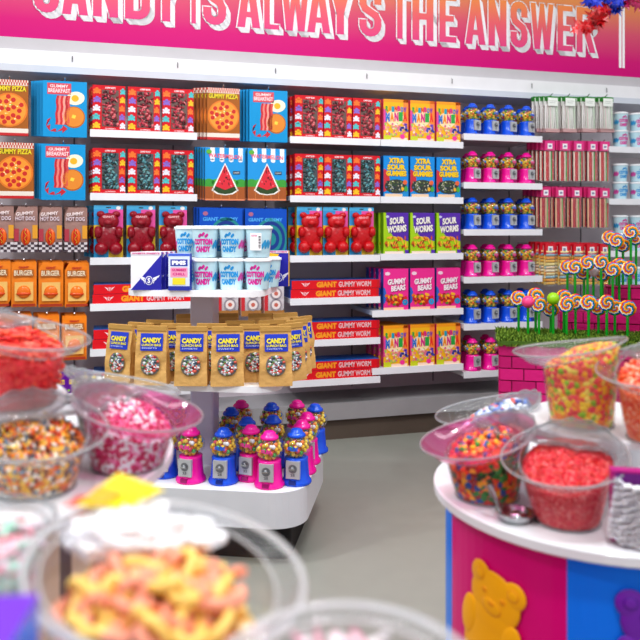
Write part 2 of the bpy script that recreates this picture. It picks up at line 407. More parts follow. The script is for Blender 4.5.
def d_cereal(kind):
    def d(b, w, h):
        y = -K; rn = random.Random(hash(kind) % 100 if False else len(kind))
        if kind == 'rainbow':
            b.rect(-w/2, -w*.38, h*.25, h*.75, y, M('E84A9A')); b.rect(-w/2, w/2, h*.93, h, y, M('F2A020'))
            b.rect(w*.30, w/2, h*.3, h, y, M('F58A3A')); b.disc(-w*.05, h*.55, y-K, w*.36, h*.20, M('FBE0B0'), 20, .2)
            cs = ['2FA84A', '2A7AD0', 'E8352C', 'F08A1C', '7A3AB0', 'D82A8A', '18A0B8']
            for i, ch in enumerate('RAINBOW'):
                b.text(ch, -w*.42+i*w*.12, -w*.31+i*w*.12, h*.70+.003*math.sin(i*2), h*.83+.003*math.sin(i*2), y-2*K, M(cs[(i*3) % 7]), .06)
            for i, ch in enumerate('MANIA'):
                b.text(ch, -w*.42+i*w*.175, -w*.255+i*w*.175, h*.45+i*.002, h*.67+i*.002, y-2*K, M(cs[(i*2+1) % 7]), .07)
            for i in range(70):
                b.disc(rn.uniform(-.45, .45)*w, rn.uniform(.10, .42)*h, y-(2+i*.02)*K, w*.045, w*.045, M(rn.choice(['E98A8A', 'F4C46A', 'F6E4D0', 'D86A9A', 'A8C858', 'F0A868', 'F4B0A0'])), 7)
            for i in range(12): b.disc(w*rn.uniform(.15, .46), h*rn.uniform(.16, .40), y-4*K, w*.05, w*.05, M(rn.choice(['4A4AB0', '6A4AC0', '3A5AB0'])), 7)
            b.disc(w*.25, h*.10, y-5*K, w*.10, h*.06, M('F03A9A'), 12); b.rect(-w/2, -w*.2, 0, h*.12, y-4*K, M('C8D028'))
            b.rect(-w*.2, w*.45, .0, h*.07, y-3*K, M('F6D8C0'))
        if kind == 'sour':
            b.disc(-w*.5, h*.4, y, w*.25, h*.28, M('C83040'), 18)
            b.disc(0, h*.26, y-K, w*.46, h*.17, M('3A4038'), 20)
            for i in range(60): b.disc(rn.uniform(-.42, .42)*w, rn.uniform(.15, .38)*h, y-2*K, w*.035, w*.03, M(rn.choice(['7A8A4A', 'C8C8B0', '2A3A4A', '5A6AA0', 'A8A08A', '3A5A3A'])), 6)
            for t, z, ww in (('XTRA', .81, .28), ('SOUR', .65, .34), ('GUMMIES', .50, .38)):
                b.text(t, -w*ww-.001, w*(ww+.05), h*z, h*(z+.135), y-2*K, M('8A6A10'), .07); b.text(t, -w*ww-.003, w*(ww+.04), h*z+.002, h*(z+.135)+.002, y-3*K, M('F2C81E'), .06)
            b.disc(w*.36, h*.36, y-3*K, w*.09, h*.06, M('E86A3A'), 10); b.disc(w*.40, h*.20, y-3*K, w*.08, h*.07, M('4AA84A'), 10); b.disc(w*.26, h*.2, y-3*K, w*.06, h*.05, M('E8B02A'), 8)
            b.rect(-w*.45, w*.25, 0, h*.08, y-3*K, M('E8C8A8')); b.rect(w*.25, w*.5, 0, h*.12, y-3*K, M('1A8AC8'))
        if kind == 'worms':
            b.poly([(-w*.40, y, h), (-w*.36, y, h*.62), (-w*.1, y, h*.42), (w*.5, y, h*.30), (w*.5, y, h)], M('5A2AA8'))
            b.disc(-w*.34, h*.90, y-K, w*.07, w*.05, M('C8C8E8'), 8)
            for t, z, a, c in (('SOUR', .72, -.26, .34), ('WORMS', .52, -.36, .42)):
                b.text(t, w*a+.002, w*c+.002, h*z-.003, h*(z+.17)-.003, y-2*K, M('2A1A50'), .08, slope=.012); b.text(t, w*a, w*c, h*z, h*(z+.17), y-3*K, M('EFEAE2'), .05, slope=.012)
            for i in range(46):
                x, z = rn.uniform(-.42, .42)*w, rn.uniform(.12, .40)*h; b.disc(x, z, y-(4+i*.02)*K, w*.085, w*.03, M(rn.choice(['E8A020', 'F2C82A', 'D8601C', 'C83A1C', '8A3A1A', 'F0B040'])), 8, rn.uniform(0, 3))
            b.rect(-w*.45, w*.3, .0, h*.06, y-4*K, M('F0D8C8')); b.rect(w*.35, w*.5, 0, h*.09, y-4*K, M('5A2AA8'))
        if kind == 'bears':
            b.disc(-w*.5, h*.35, y, w*.12, h*.2, M('2A6AC0'), 14); b.disc(-w*.34, h*.88, y-K, w*.11, w*.07, M('F0D0E0'), 8)
            for t, z, a, c in (('GUMMY', .62, -.34, .40), ('BEARS', .46, -.20, .38)):
                b.text(t, w*a+.002, w*c+.002, h*z-.003, h*(z+.14)-.003, y-2*K, M('7A1050'), .08, slope=.010); b.text(t, w*a, w*c, h*z, h*(z+.14), y-3*K, M('F6E6EC'), .05, slope=.010)
            for i in range(46):
                x, z = rn.uniform(-.42, .40)*w, rn.uniform(.12, .36)*h; b.disc(x, z, y-(4+i*.02)*K, w*.07, w*.05, M(rn.choice(['E8701C', 'F2B82A', 'D8301C', 'C82A1C', '9A2A1A', '5A8A2A', 'F09030'])), 8, rn.uniform(0, 3))
            for q in range(8): b.disc(w*.36+w*.07*math.cos(q*PI/4), h*.18+w*.07*math.sin(q*PI/4), y-6*K, w*.05, w*.05, M('2AA0D8'), 8)
            b.rect(-w/2, w*.3, .0, h*.06, y-4*K, M('F0C0A0')); 
    return d
def d_wormbox(b, w, h):
    y = -K
    wing_logo(b, -w*.345, h*.5, y, h*.55, M('F6D8DC'), M(RED))
    b.text('GIANT', -w*.225, w*.005, h*.16, h*.84, y, M('F09A20'), .07)
    b.text('GUMMY WORM', w*.025, w*.40, h*.18, h*.82, y, M('E8C0C4'), .03)
    b.rect(w*.47, w*.5, 0, h, y, M('C01824'))
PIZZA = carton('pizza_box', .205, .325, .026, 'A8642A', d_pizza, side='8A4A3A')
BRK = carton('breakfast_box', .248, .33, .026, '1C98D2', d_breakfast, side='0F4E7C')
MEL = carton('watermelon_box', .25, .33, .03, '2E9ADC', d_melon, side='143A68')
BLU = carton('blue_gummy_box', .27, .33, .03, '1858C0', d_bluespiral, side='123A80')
WINR = carton('gummy_window_box', .19, .272, .07, 'D01C2C', d_window(['8A1424', 'A81C34', '5A1420', 'C83A50', 'D86A70', '4A101C'])); add_window(WINR, .19, .272)
WINT = carton('gummy_window_box', .19, .272, .07, 'D01C2C', d_window(['2A5A64', '1C3A44', '4A8A94', '16282E', '6AA0A4', '243A2A'])); add_window(WINT, .19, .272)
BEARB = bearpack('r', '960C26', True)
BEARD = bearpack('r2', 'C8141E', True)
RAIN = carton('gummy_cereal_box', .178, .275, .055, 'F2B82A', d_cereal('rainbow'), side='E8457A', top='F2A828')
XSR = carton('gummy_cereal_box', .178, .275, .055, '2290DC', d_cereal('sour'), side='1A6AB0')
WRM = carton('gummy_cereal_box', .178, .275, .055, 'A8D028', d_cereal('worms'), side='7AB81C', top='5A2AA8')
BRS = carton('gummy_cereal_box', .178, .275, .055, 'E83A94', d_cereal('bears'), side='2A5AB0')
WBOX = carton('giant_worm_box', .60, .056, .22, RED, d_wormbox, side='2058B8', top='1E6AB8')

# ---- hanging bags
def bag(name, w, h, back, draw):
    b = MB(); m = M(back, .3, .4, 30); n = 6; vs = []; 
    for i in range(n+1):
        for j in range(n+1):
            u, v = i/n-.5, j/n; bulge = .014*math.cos(u*PI)*math.sin(min(1, v*1.15)*PI); vs.append((u*w, -bulge, v*h))
    fs = [(i*(n+1)+j, (i+1)*(n+1)+j, (i+1)*(n+1)+j+1, i*(n+1)+j+1) for i in range(n) for j in range(n)]
    b.add(vs, fs, m, True); b.add([(x, .012-y*0, z) for x, y, z in vs], [tuple(reversed(f)) for f in fs], m, True)
    edge = [(-w/2, 0), (w/2, 0)]
    b.box(-w/2, w/2, 0, .012, 0, h, m)
    draw(b, w, h); return proto(b.build(name))
def d_hotdog(b, w, h):
    y = -.0155
    b.text('GUMMY', -w*.42, w*.34, h*.82, h*.90, -.0125, M('F0E0E0'), .03, slope=.01); b.text('HOT DOG', -w*.42, w*.40, h*.70, h*.79, y, M('6A2A3A'), .04)
    b.text('HOT DOG', -w*.43, w*.39, h*.703, h*.793, y-K, M('E8D8E0'), .02)
    for i in range(7):
        for j in range(4):
            if (i+j) % 2: b.rect(-w/2+i*w/7, -w/2+(i+1)*w/7, j*h*.055, (j+1)*h*.055, -.0075-.001*j, M('D8D0D4'))
            else: b.rect(-w/2+i*w/7, -w/2+(i+1)*w/7, j*h*.055, (j+1)*h*.055, -.0075-.001*j, M('4A3A44'))
    b.rect(-w*.5, -w*.3, h*.24, h*.52, -.010, M('B03A4A')); b.rect(w*.28, w*.5, h*.30, h*.6, -.010, M('E0A030'))
    b.ball((0, y, h*.34), (w*.22, .012, h*.19), M('E86A1C', .2), 10, 8); b.ball((-.003, y-.008, h*.34), (w*.10, .010, h*.20), M('D02A1C', .2), 10, 8)
    b.tube([(w*.05*math.sin(i*1.6), y-.02, h*(.20+.035*i)) for i in range(9)], .0022, M('F2C83A', .3), 5)
def d_burger(b, w, h):
    y = -.0155
    b.text('GIANT', -w*.20, w*.20, h*.86, h*.91, -.0125, M('B01C20'), .05)
    b.rect(-w*.40, w*.40, h*.68, h*.84, -.0145, M('B86A20'))
    b.text('BURGER', -w*.37, w*.37, h*.70, h*.82, y, M('7A2A14'), .06); b.text('BURGER', -w*.38, w*.36, h*.703, h*.823, y-K, M('F6E0C0'), .03)
    b.rect(-w*.36, w*.38, h*.14, h*.56, y+.001, M('F0C070')); b.ball((0, y, h*.34), (w*.27, .016, h*.145), M('F07A20', .15), 12, 8)
    b.ball((0, y-.004, h*.30), (w*.30, .014, h*.05), M('E0541A', .2), 12, 6); b.rect(-w*.45, w*.45, h*.02, h*.07, -.0045, M('B03A20'))
def d_ringbag(b, w, h):
    b.rect(-w*.5, -w*.32, 0, h, -.013, M('C8303A')); b.rect(-w*.5, w*.5, 0, h*.12, -.0135, M('A8743A'))
    for q in (.75, .48, .24): b.disc(w*.08, h*q, -.0155, w*.30, w*.30, M('9A9098'), 16); b.disc(w*.08, h*q, -.0162, w*.22, w*.22, M('E8DCDA'), 16); b.disc(w*.08, h*q, -.017, w*.1, w*.1, M('C86A5A'), 12)
HOT = bag('hot_dog_bag', .128, .262, 'A07C74', d_hotdog)
BUR = bag('burger_bag', .138, .262, 'F0881C', d_burger)
RBAG = bag('ring_print_bag', .13, .30, 'D8D2D6', d_ringbag)

def straws():
    root = empty('straw_pack'); b = MB(); rn = random.Random(2)
    for i in range(15):
        x = -.05+.1*i/14; b.tube([(x, .008*math.sin(i*9), .0), (x*.92+.004*math.sin(i*5), .006, .20)], .0042, M(rn.choice(['F0ECEA', 'E4F0E0', 'F4D8DC', 'DCEFD8', 'F6F6F2']), .4), 5)
    b.build('straws', root)
    b = MB(); b.box(-.056, .056, -.012, .018, .02, .20, M('DDE8DC', .3)); b.v = [(x*(1.08 if z < .1 else .92), y, z) for x, y, z in b.v]
    b = MB(); vs = [(-.06,-.014,-.01),(.06,-.014,-.01),(.052,-.014,.205),(-.052,-.014,.205)]; b.poly(vs, STRAWF); b.build('clear_bag', root)
    b = MB(); b.box(-.046, .046, -.016, .02, .200, .232, M('2C8A2C', .4)); b.rect(-.040, .040, .165, .222, -.0175, M('EEF2EC')); b.rect(-.03, .03, .198, .201, -.0182, M('B0B8B0')); b.rect(-.03, .02, .186, .189, -.0182, M('B0B8B0')); b.build('header_card', root)
    b = MB(); b.box(-.056, .056, -.014, .014, -.02, .004, M('C8A0A0', .5)); b.build('bag_seam', root)
    return proto(root)
def sticks(cols, head, header_h=.05, hor=False, nm='candy_stick_pack'):
    root = empty(nm); b = MB(); rn = random.Random(len(cols)*7)
    w, h = .080, .27
    b.box(-w*.46, w*.46, .012, .016, 0, h*.8, M('2A1218' if not hor else 'F0D890', .5))
    if not hor:
        for i in range(6):
            x = -w*.40+w*.80*i/5; b.tube([(x, .004*math.sin(i*4), .0), (x+.003*math.sin(i*3), .002, h*.78)], .0062, M(rn.choice(cols), .25, var=.2), 6)
    else:
        for i in range(11):
            z = .012+i*.0225; c = cols[i % len(cols)]; b.box(-w*.42, w*.42, -.008, .012, z-.009, z+.009, M(c, .3)); b.tube([(-w*.42, -.008, z), (w*.42, -.008, z)], .0085, M(cols[(i*2+1) % len(cols)], .3), 6)
    b.build('candy_sticks' if not hor else 'candy_belts', root)
    b = MB(); b.poly([(-w/2,-.0185,-.012),(w/2,-.0185,-.012),(w/2,-.0185,h*.84),(-w/2,-.0185,h*.84)], FILM); b.build('clear_bag', root)
    b = MB(); b.box(-w/2, w/2, -.012, .012, h*.80, h*.80+header_h+.02, M(head, .4)); b.rect(-w*.24, w*.24, h*.80+.012, h*.80+header_h, -.0128, M('F0EEF2')); b.rect(-w*.13, w*.13, h*.80+.024, h*.80+header_h-.012, -.0135, M('8A8AA8')); b.build('header_card', root)
    return proto(root)
STRAW = straws()
STK1 = sticks(['D8303A', 'E8505A', '4AA850', 'F08A90', 'D8202C', 'F2E0D0'], 'E03A8A')
STK2 = sticks(['C8283A', 'E0485A', '8AB86A', 'E87A80', 'A8202C', 'F0C0A0'], 'D8307A')
BELT = sticks(['FAE8A8', 'FAC850', 'FCF4D8', 'FAA840', 'F8DCB8', '90C8E0', 'FCF0A8'], 'D81C34', .06, True, 'candy_belt_pack')

# ---- cotton candy tub
def tub(col, col2):
    root = empty('cotton_candy_tub'); b = MB()
    body = M('C4E2EC', .3, var=.22)
    b.lathe([(.0, 0), (.044, 0), (.045, .004), (.056, .118), (.056, .122)], body, 28)
    m = M(col, .4); r = .0535
    def T(t, x0, x1, z0, z1): b.text(t, x0, x1, z0, z1, 0, m, .07, curve=r+.0008+(.0), cx=0)
    T('COTTON', -.042, .042, .052, .077); T('CANDY', -.036, .036, .022, .047)
    m2 = m
    for a in (-.25, 0, .25):
        for q in range(3):
            aa = a+q*.05; x = math.sin(aa)*.057; b.ball((x, -math.cos(aa)*.0552, .084+.008*math.cos(a*5)+q*.003), (.005, .0015, .006), m2, 6, 5)
    for sg, cc in ((-1, col2), (1, col2)):
        for q in range(11):
            a = sg*1.3+(q-5)*.075; rr = .0515+.0005*q; b.ball((math.sin(a)*rr, -math.cos(a)*rr, .045+.006*((q*5) % 4)), (.006, .006, .010), M(cc, .4), 6, 5)
    b.build('tub', root)
    b = MB(); b.lathe([(0, .130), (.050, .130), (.052, .126), (.0585, .126), (.0595, .116), (.0575, .115)], M('F4F7FA', .3), 28); b.build('lid', root)
    return proto(root)
# text sits on a tapered wall: pull print out to the wall radius at its height
def taper_fix(o, extra=.0012):
    for c in kids(o):
        if c.name.startswith('tub'):
            me = c.data
            n0 = 28*5+28*2
            for v in me.vertices:
                if v.index >= n0:
                    r = math.hypot(v.co.x, v.co.y); want = .044+.012*(v.co.z/.12)+extra
                    k = want/max(r, 1e-6); v.co.x *= k; v.co.y *= k
TUBP = tub('D82A9A', '3AA8E0'); TUBB = tub('2A9ADC', 'E05AB0')
taper_fix(TUBP); taper_fix(TUBB)

# ---- gumball bank
def bank(col, dark):
    root = empty('gumball_bank'); m = M(col, .18, spec=.6, var=.03)
    b = MB()
    b.lathe([(0, 0), (.060, 0), (.063, .006), (.061, .014), (.053, .024), (.050, .06), (.047, .095), (.048, .105), (.040, .108), (0, .108)], m, 20)
    b.build('base', root)
    b = MB(); sv = M('C6C8CA', .4, metal=.35)
    b.box(-.029, .029, -.054, -.040, .030, .100, sv); b.disc(0, .070, -.0545, .018, .018, M('8E9094', .4, metal=.6), 14); b.text('25', -.009, .009, .040, .050, -.0546, M('6A6C70'))
    cp = b.build('coin_plate', root)
    b = MB(); b.lathe([(0, 0), (.008, 0), (.008, .012), (0, .012)], M('8A8C90', .35, metal=.8), 12); 
    b.v = [(x, -.052-z, .072+y) for x, y, z in b.v]; b.box(-.012, .012, -.070, -.062, .069, .075, M('C8CACE', .25, metal=.9)); b.build('coin_knob', cp)
    b = MB(); b.box(-.014, .014, -.064, -.044, .008, .024, M(dark, .3)); b.build('chute_door', root)
    b = MB(); rn = random.Random(4); cols = ['F2B80C', 'F4D03A', 'F4EEE8', 'F0801C', 'F2C21C', 'E8506A', '3A8AD8', '48A84A', 'F4D84A', 'F0F0F4', 'F2B80C']; zc = .150; Rg = .056; pts = []
    tr = 0
    while len(pts) < 110 and tr < 6000:
        tr += 1; p = Vector((rn.uniform(-1, 1), rn.uniform(-1, 1), rn.uniform(-.95, .62)))*(Rg-.0095)
        if (Rg-.0095) > p.length > Rg*.50 and all((p-q).length > .0150 for q in pts): pts.append(p)
    b.ball((0, 0, zc-.004), (Rg*.66, Rg*.66, Rg*.56), M('C8963C', .4), 12, 8)
    for p in pts: b.ball((p.x, p.y, zc+p.z*.88), .0092, M(rn.choice(cols), .2), 7, 5)
    o = b.build('gumballs', root); o['kind'] = 'stuff'
    b = MB(); b.lathe([(.036, -.043)]+[(Rg*1.04*math.cos(t), Rg*.88*math.sin(t)) for t in [(-58+i*12)*PI/180 for i in range(11)]], GLOBE, 24, (0,0,zc))
    b.build('globe', root)
    b = MB(); pk = M('E84A9A' if col[0] == '1' else 'F04AA8', .4)
    b.text('GUM', -.022, .022, zc-.008, zc+.010, 0, M('E84AA0' if col[0] != '1' else '2A6AE0', .4), .08, curve=Rg*1.06, cx=0); b.build('lettering', root)
    b = MB(); b.lathe([(.030, .187), (.037, .189), (.038, .196), (.033, .203), (.026, .207), (.025, .214), (.016, .221), (0, .223)], m, 20); b.build('lid', root)
    return proto(root)
BANKB = bank('1A5CE0', '0C2A80'); BANKP = bank('F01CA0', '9A0C68')

# ------------------------------------------------------------------ stock the shelves
def wallput(p, u, z, wf, label, cat, group, dz=0, rot=0, tilt=0):
    return clone(p, W(u, wf, z+dz), AW+rot, label, cat, group, tilt)
RW = ['top', 'second', 'third', 'fourth', 'fifth', 'lowest']
# window boxes in the left and centre bays
for bay, pxs, (u0) in (('left bay', (109, 144, 178), 0), ('centre bay', (309, 338, 366.5), 0)):
    for r, (P, cn) in enumerate(((WINR, 'dark red'), (WINT, 'dark teal'))):
        for i, px in enumerate(pxs):
            u = uz(px, 0, .43)[0]
            wallput(P, u, ZB[r], .43, f'{ORDN(3)[i]} red carton showing {cn} gummies in window, {RW[r]} shelf, {bay}', 'candy box', 'red window cartons of gummies on the upper shelves')
            if i == 0:
                for k in (1, 2): wallput(P, u-.010*k-.004, ZB[r], .43-.078*k, f'{cn} gummies carton, {["", "directly", "two places"][k]} behind the left one, {RW[r]} shelf, {bay}', 'candy box', 'red window cartons of gummies on the upper shelves')
for bay, pxs, P in (('left bay', (108.5, 141, 173), BEARB), ('centre bay', (309.5, 335.5, 361.5), BEARD)):
    for i, px in enumerate(pxs):
        u = uz(px, 0, .42)[0]
        wallput(P, u, ZB[2], .42, f'{ORDN(3)[i]} giant red gummy bear on striped card, third shelf of {bay}', 'candy box', 'giant red gummy bears on the third shelf')
    for k in (1, 2): wallput(P, uz(pxs[0], 0, .42)[0]-.03*k, ZB[2], .42-.11*k, f'giant gummy bear pack {["", "directly", "two places"][k]} behind the left one, third shelf of {bay}', 'candy box', 'giant red gummy bears on the third shelf')
for bay, px in (('left bay', 144), ('centre bay', 335.5)):
    for r in (3, 4, 5):
        for q in (0, 1):
            u = uz(px, 0, .44)[0]+(.006 if q else 0)
            wallput(WBOX, u, ZB[r]+q*.058, .44, f'{["lower", "upper"][q]} long red giant worm box, {RW[r]} shelf of {bay}', 'candy box', 'stacked long red worm boxes')
for r, (P, cn) in enumerate(((RAIN, 'yellow rainbow printed'), (XSR, 'sky blue sour'), (WRM, 'green and purple sour worms'), (BRS, 'pink gummy bears'), (RAIN, 'yellow rainbow printed'))):
    for i, px in enumerate((396, 422.5, 448.5)):
        u = uz(px, 0, .43)[0]
        wallput(P, u, ZE[r], .43, f'{ORDN(3)[i]} {cn} cereal box, {RW[r] if r < 4 else "bottom"} shelf, right bay', 'candy box', 'cereal style candy boxes in the right bay')
        if i == 0:
            for k in (1, 2, 3): wallput(P, u-.012*k, ZE[r], .43-.062*k, f'{cn} box, {["", "first", "second", "third"][k]} behind the left box, {RW[r] if r < 4 else "bottom"} shelf, right bay', 'candy box', 'cereal style candy boxes in the right bay')
for r in range(6):
    P, cn = ((BANKB, 'blue'), (BANKP, 'pink'))[r % 2]
    for i, px in enumerate((472.5, 490.5, 508.5, 526.5)):
        u = uz(px, 0, .39)[0]
        wallput(P, u, ZF[r], .385, f'{ORDN(4)[i]} {cn} gumball bank, front row of {RW[r]} wall shelf', 'gumball bank', 'gumball banks on the wall shelves', rot=.35)
        wallput(P, u+.035, ZF[r], .25, f'{ORDN(4)[i]} {cn} gumball bank, back row of {RW[r]} wall shelf', 'gumball bank', 'gumball banks on the wall shelves', rot=.35)
for r, z in enumerate((1.992, 1.612, 1.232, .85)):
    P, cn = ((TUBP, 'pink'), (TUBB, 'blue'))[r % 2]
    for i, px in enumerate((620, 637)):
        for q in (0, 1):
            u = uz(px, 0, .38)[0]
            wallput(P, u, z+q*.1325, .38, f'{["lower", "upper"][q]} {cn} printed cotton candy tub, {ORDN(2)[i]} stack, {RW[r]} shelf, far right', 'candy tub', 'cotton candy tubs at the far right shelves')
# pegs: (proto, px centre of front, py bottom, count behind, fan)
def pegs(P, pxs, ybot, h, n, cat, what, where, grp, fan=-.014, w=.43, tiltf=None, step=.034):
    for i, px in enumerate(pxs):
        u, z = uz(px, ybot, w); hook(u, z+h+.006, w-.01)
        for k in range(n):
            lb = f'{ORDN(len(pxs))[i] + " " if len(pxs) > 1 else ""}{what}, {["front", "second", "third", "fourth", "fifth"][k]} on peg, {where}'
            wallput(P, u+fan*k, z+.004*k, w-step*k, lb, cat, grp)
pegs(PIZZA, (9.5,), 135.5, .325, 4, 'candy box', 'gummy pizza box', 'top row at far left', 'gummy pizza boxes on pegs')
pegs(PIZZA, (15,), 198.5, .325, 4, 'candy box', 'gummy pizza box', 'second row at far left', 'gummy pizza boxes on pegs')
pegs(PIZZA, (223.5,), 140, .325, 5, 'candy box', 'gummy pizza box', 'top row left of the centre bay', 'gummy pizza boxes on pegs', fan=-.018)
pegs(BRK, (65,), 137, .33, 5, 'candy box', 'blue gummy breakfast box', 'top row at far left', 'gummy breakfast boxes on pegs', fan=-.019)
pegs(BRK, (63.5,), 200, .33, 4, 'candy box', 'blue gummy breakfast box', 'second row at far left', 'gummy breakfast boxes on pegs', fan=-.015)
pegs(BRK, (268.5,), 142, .33, 5, 'candy box', 'blue gummy breakfast box', 'top row above the watermelon boxes', 'gummy breakfast boxes on pegs')
pegs(MEL, (225, 267), 200.5, .33, 5, 'candy box', 'gummy watermelon box', 'second row in middle bay', 'gummy watermelon boxes on pegs', fan=-.012)
pegs(BLU, (221, 266), 261, .33, 3, 'candy box', 'dark blue giant gummy box', 'row behind the cotton candy tubs', 'dark blue giant gummy boxes')
pegs(HOT, (2, 26, 50.5, 76), 252, .262, 4, 'candy bag', 'checked gummy hot dog bag', 'third row at left', 'gummy hot dog bags on pegs', fan=-.004, step=.03)
pegs(BUR, (-2, 24, 51, 77), 307, .262, 4, 'candy bag', 'orange gummy burger bag', 'fourth row at left', 'gummy burger bags on pegs', fan=-.005, step=.03)
pegs(BUR, (-2, 19, 47, 74.5), 360, .262, 4, 'candy bag', 'orange gummy burger bag', 'fifth row at left', 'gummy burger bags on pegs', fan=-.005, step=.03)
pegs(RBAG, (228, 251, 274), 316, .30, 3, 'candy bag', 'pale bag with ring print', 'row above the paper lunch bags', 'pale ring print bags on pegs', fan=-.006, step=.03)
pegs(STRAW, (551.5, 569, 588.5, 606.5), 129.5, .235, 4, 'candy pack', 'green topped straw pack', 'top row near gumball banks', 'green topped straw packs', fan=-.014, w=.46)
pegs(STK1, (549, 564, 578, 592, 604), 181, .28, 5, 'candy pack', 'pink topped striped stick pack', 'second row near gumballs', 'pink topped candy stick packs', fan=-.015, step=.03)
pegs(STK2, (545, 560, 576, 592, 604), 227.5, .28, 5, 'candy pack', 'pink topped red stick pack', 'third row near gumballs', 'pink topped candy stick packs', fan=-.015, step=.03)
pegs(BELT, (549.5, 563.5, 577.5, 591, 604), 285, .285, 4, 'candy pack', 'red topped yellow belt pack', 'above the lollipops', 'red topped candy belt packs', fan=-.02, step=.034)
# purple boxes on the low left
def d_treat(b, w, h):
    b.text('GUMMY TREATS', -w*.40, w*.40, h*.42, h*.66, -K, M('F2D04A'), .05)
    rn = random.Random(9)
    for i in range(14): b.disc(rn.uniform(-.45, .45)*w, rn.choice([rn.uniform(.05, .3), rn.uniform(.75, .95)])*h, -K, w*.05, w*.05, M(rn.choice(['F2C24A', '8AC84A', 'E86A3A', '4A1A78'])), 7)
PUR = carton('purple_treat_box', .15, .125, .08, '6A1C98', d_treat)
for i, px in enumerate((54, 79.5)):
    u, z = uz(px, 390, .43); wallput(PUR, u, ZB[5], .43, f'{ORDN(2)[i]} purple treat box with yellow lettering on the lowest left shelf', 'candy box', 'purple treat boxes on the low deck')
# small riser under them
b = MB()

# ------------------------------------------------------------------ banner
ban = empty('banner_sign', W(0, 0, 0), AW)
tag(ban, 'long pink to orange banner reading CANDY IS ALWAYS THE ANSWER above shelves', 'sign')
BG = zgrad('banner_gradient', [(0, 'CC0A7C'), (.22, 'D01C7A'), (.6, 'D85C76'), (1, 'E2945A')], 2.545, 3.08)
LG = zgrad('letter_gradient', [(0, 'E04A88'), (.5, 'E86A74'), (1, 'EE9252')], 2.70, 3.04)
b = MB(); WB = .27
b.box(UL, UR, -WB, 0, 2.546, 3.65, BG); b.build('panel', ban)
def zb(px, py): return uz(px, py, WB)
LW = MB(); LF = MB(); LH = .335; ZL = 2.708
def ribbon(pts, t):
    out = []; L_ = []; R_ = []
    for i, p in enumerate(pts):
        a = pts[max(i-1, 0)]; c = pts[min(i+1, len(pts)-1)]; dx, dz = c[0]-a[0], c[1]-a[1]; q = math.hypot(dx, dz) or 1; nx, nz = -dz/q*t/2, dx/q*t/2
        L_.append((p[0]+nx, p[1]+nz)); R_.append((p[0]-nx, p[1]-nz))
    for i in range(len(pts)-1): out.append([L_[i], L_[i+1], R_[i+1], R_[i]])
    return out
def arc(cx, cz, rx, rz, a0, a1, n=8): return [(cx+rx*math.cos(R(a0+(a1-a0)*i/n)), cz+rz*math.sin(R(a0+(a1-a0)*i/n))) for i in range(n+1)]
def letter(ch, w, h):
    t = min(w*.37, .052); a = t/2; hb = t*.85; r = w/2-a; m = w/2
    q = lambda x0, x1, z0, z1: [(x0, z0), (x1, z0), (x1, z1), (x0, z1)]
    stem = q(0, t, 0, h); rs = q(w-t, w, 0, h)
    if ch == 'I': return [q(m-t*.55, m+t*.55, 0, h)]
    if ch == 'L': return [stem, q(0, w, 0, hb)]
    if ch == 'T': return [q(m-a, m+a, 0, h), q(0, w, h-hb, h)]
    if ch == 'H': return [stem, rs, q(0, w, h*.5-hb/2, h*.5+hb/2)]
    if ch == 'E': return [stem, q(0, w, 0, hb), q(0, w, h-hb, h), q(0, w*.85, h*.5-hb/2, h*.5+hb/2)]
    if ch == 'N': return [stem, rs, [(0, h), (t*.9, h), (w, 0), (w-t*.9, 0)]]
    if ch == 'A': return [[(0, 0), (t, 0), (m+t*.30, h), (m-t*.55, h)], [(w-t, 0), (w, 0), (m+t*.55, h), (m-t*.30, h)], q(w*.24, w*.76, h*.20, h*.20+hb*.8)]
    if ch == 'Y': return [[(0, h), (t, h), (m+a, h*.42), (m-a, h*.42)], [(w-t, h), (w, h), (m+a, h*.42), (m-a, h*.42)], q(m-a, m+a, 0, h*.44)]
    if ch == 'W':
        tt = t*.8; return [[(0, h), (tt, h), (w*.30+tt*.3, 0), (w*.30-tt*.6, 0)], [(m-tt*.4, h), (m+tt*.4, h), (w*.30+tt*.5, 0), (w*.30-tt*.3, 0)], [(m-tt*.4, h), (m+tt*.4, h), (w*.70+tt*.3, 0), (w*.70-tt*.5, 0)], [(w-tt, h), (w, h), (w*.70+tt*.6, 0), (w*.70-tt*.3, 0)]]
    if ch == 'C': return ribbon([(w-a, h*.62)]+arc(m, h-a-r, r, r, 0, 180)+arc(m, a+r, r, r, 180, 360)+[(w-a, h*.38)], t)
    if ch == 'D': return [stem]+ribbon([(a, h-a)]+arc(m, h-a-r, r, r, 90, 0)+arc(m, a+r, r, r, 0, -90)+[(a, a)], t)
    if ch == 'S': return ribbon([(w-a, h*.66)]+arc(m, h-a-r, r, r, 0, 180)+[(a, h*.66), (a+r*.25, h*.57), (w-a-r*.25, h*.43), (w-a, h*.34)]+arc(m, a+r, r, r, 0, -180)+[(a, h*.34)], t)
    if ch == 'R': return [stem]+ribbon([(a, h-a)]+arc(m, h-a-r, r, r, 90, 0)+arc(m, h*.5+r, r, r, 0, -90)+[(a, h*.5)], t)+[[(w*.35, h*.5), (w*.35+t, h*.5), (w, 0), (w-t, 0)]]
    return []
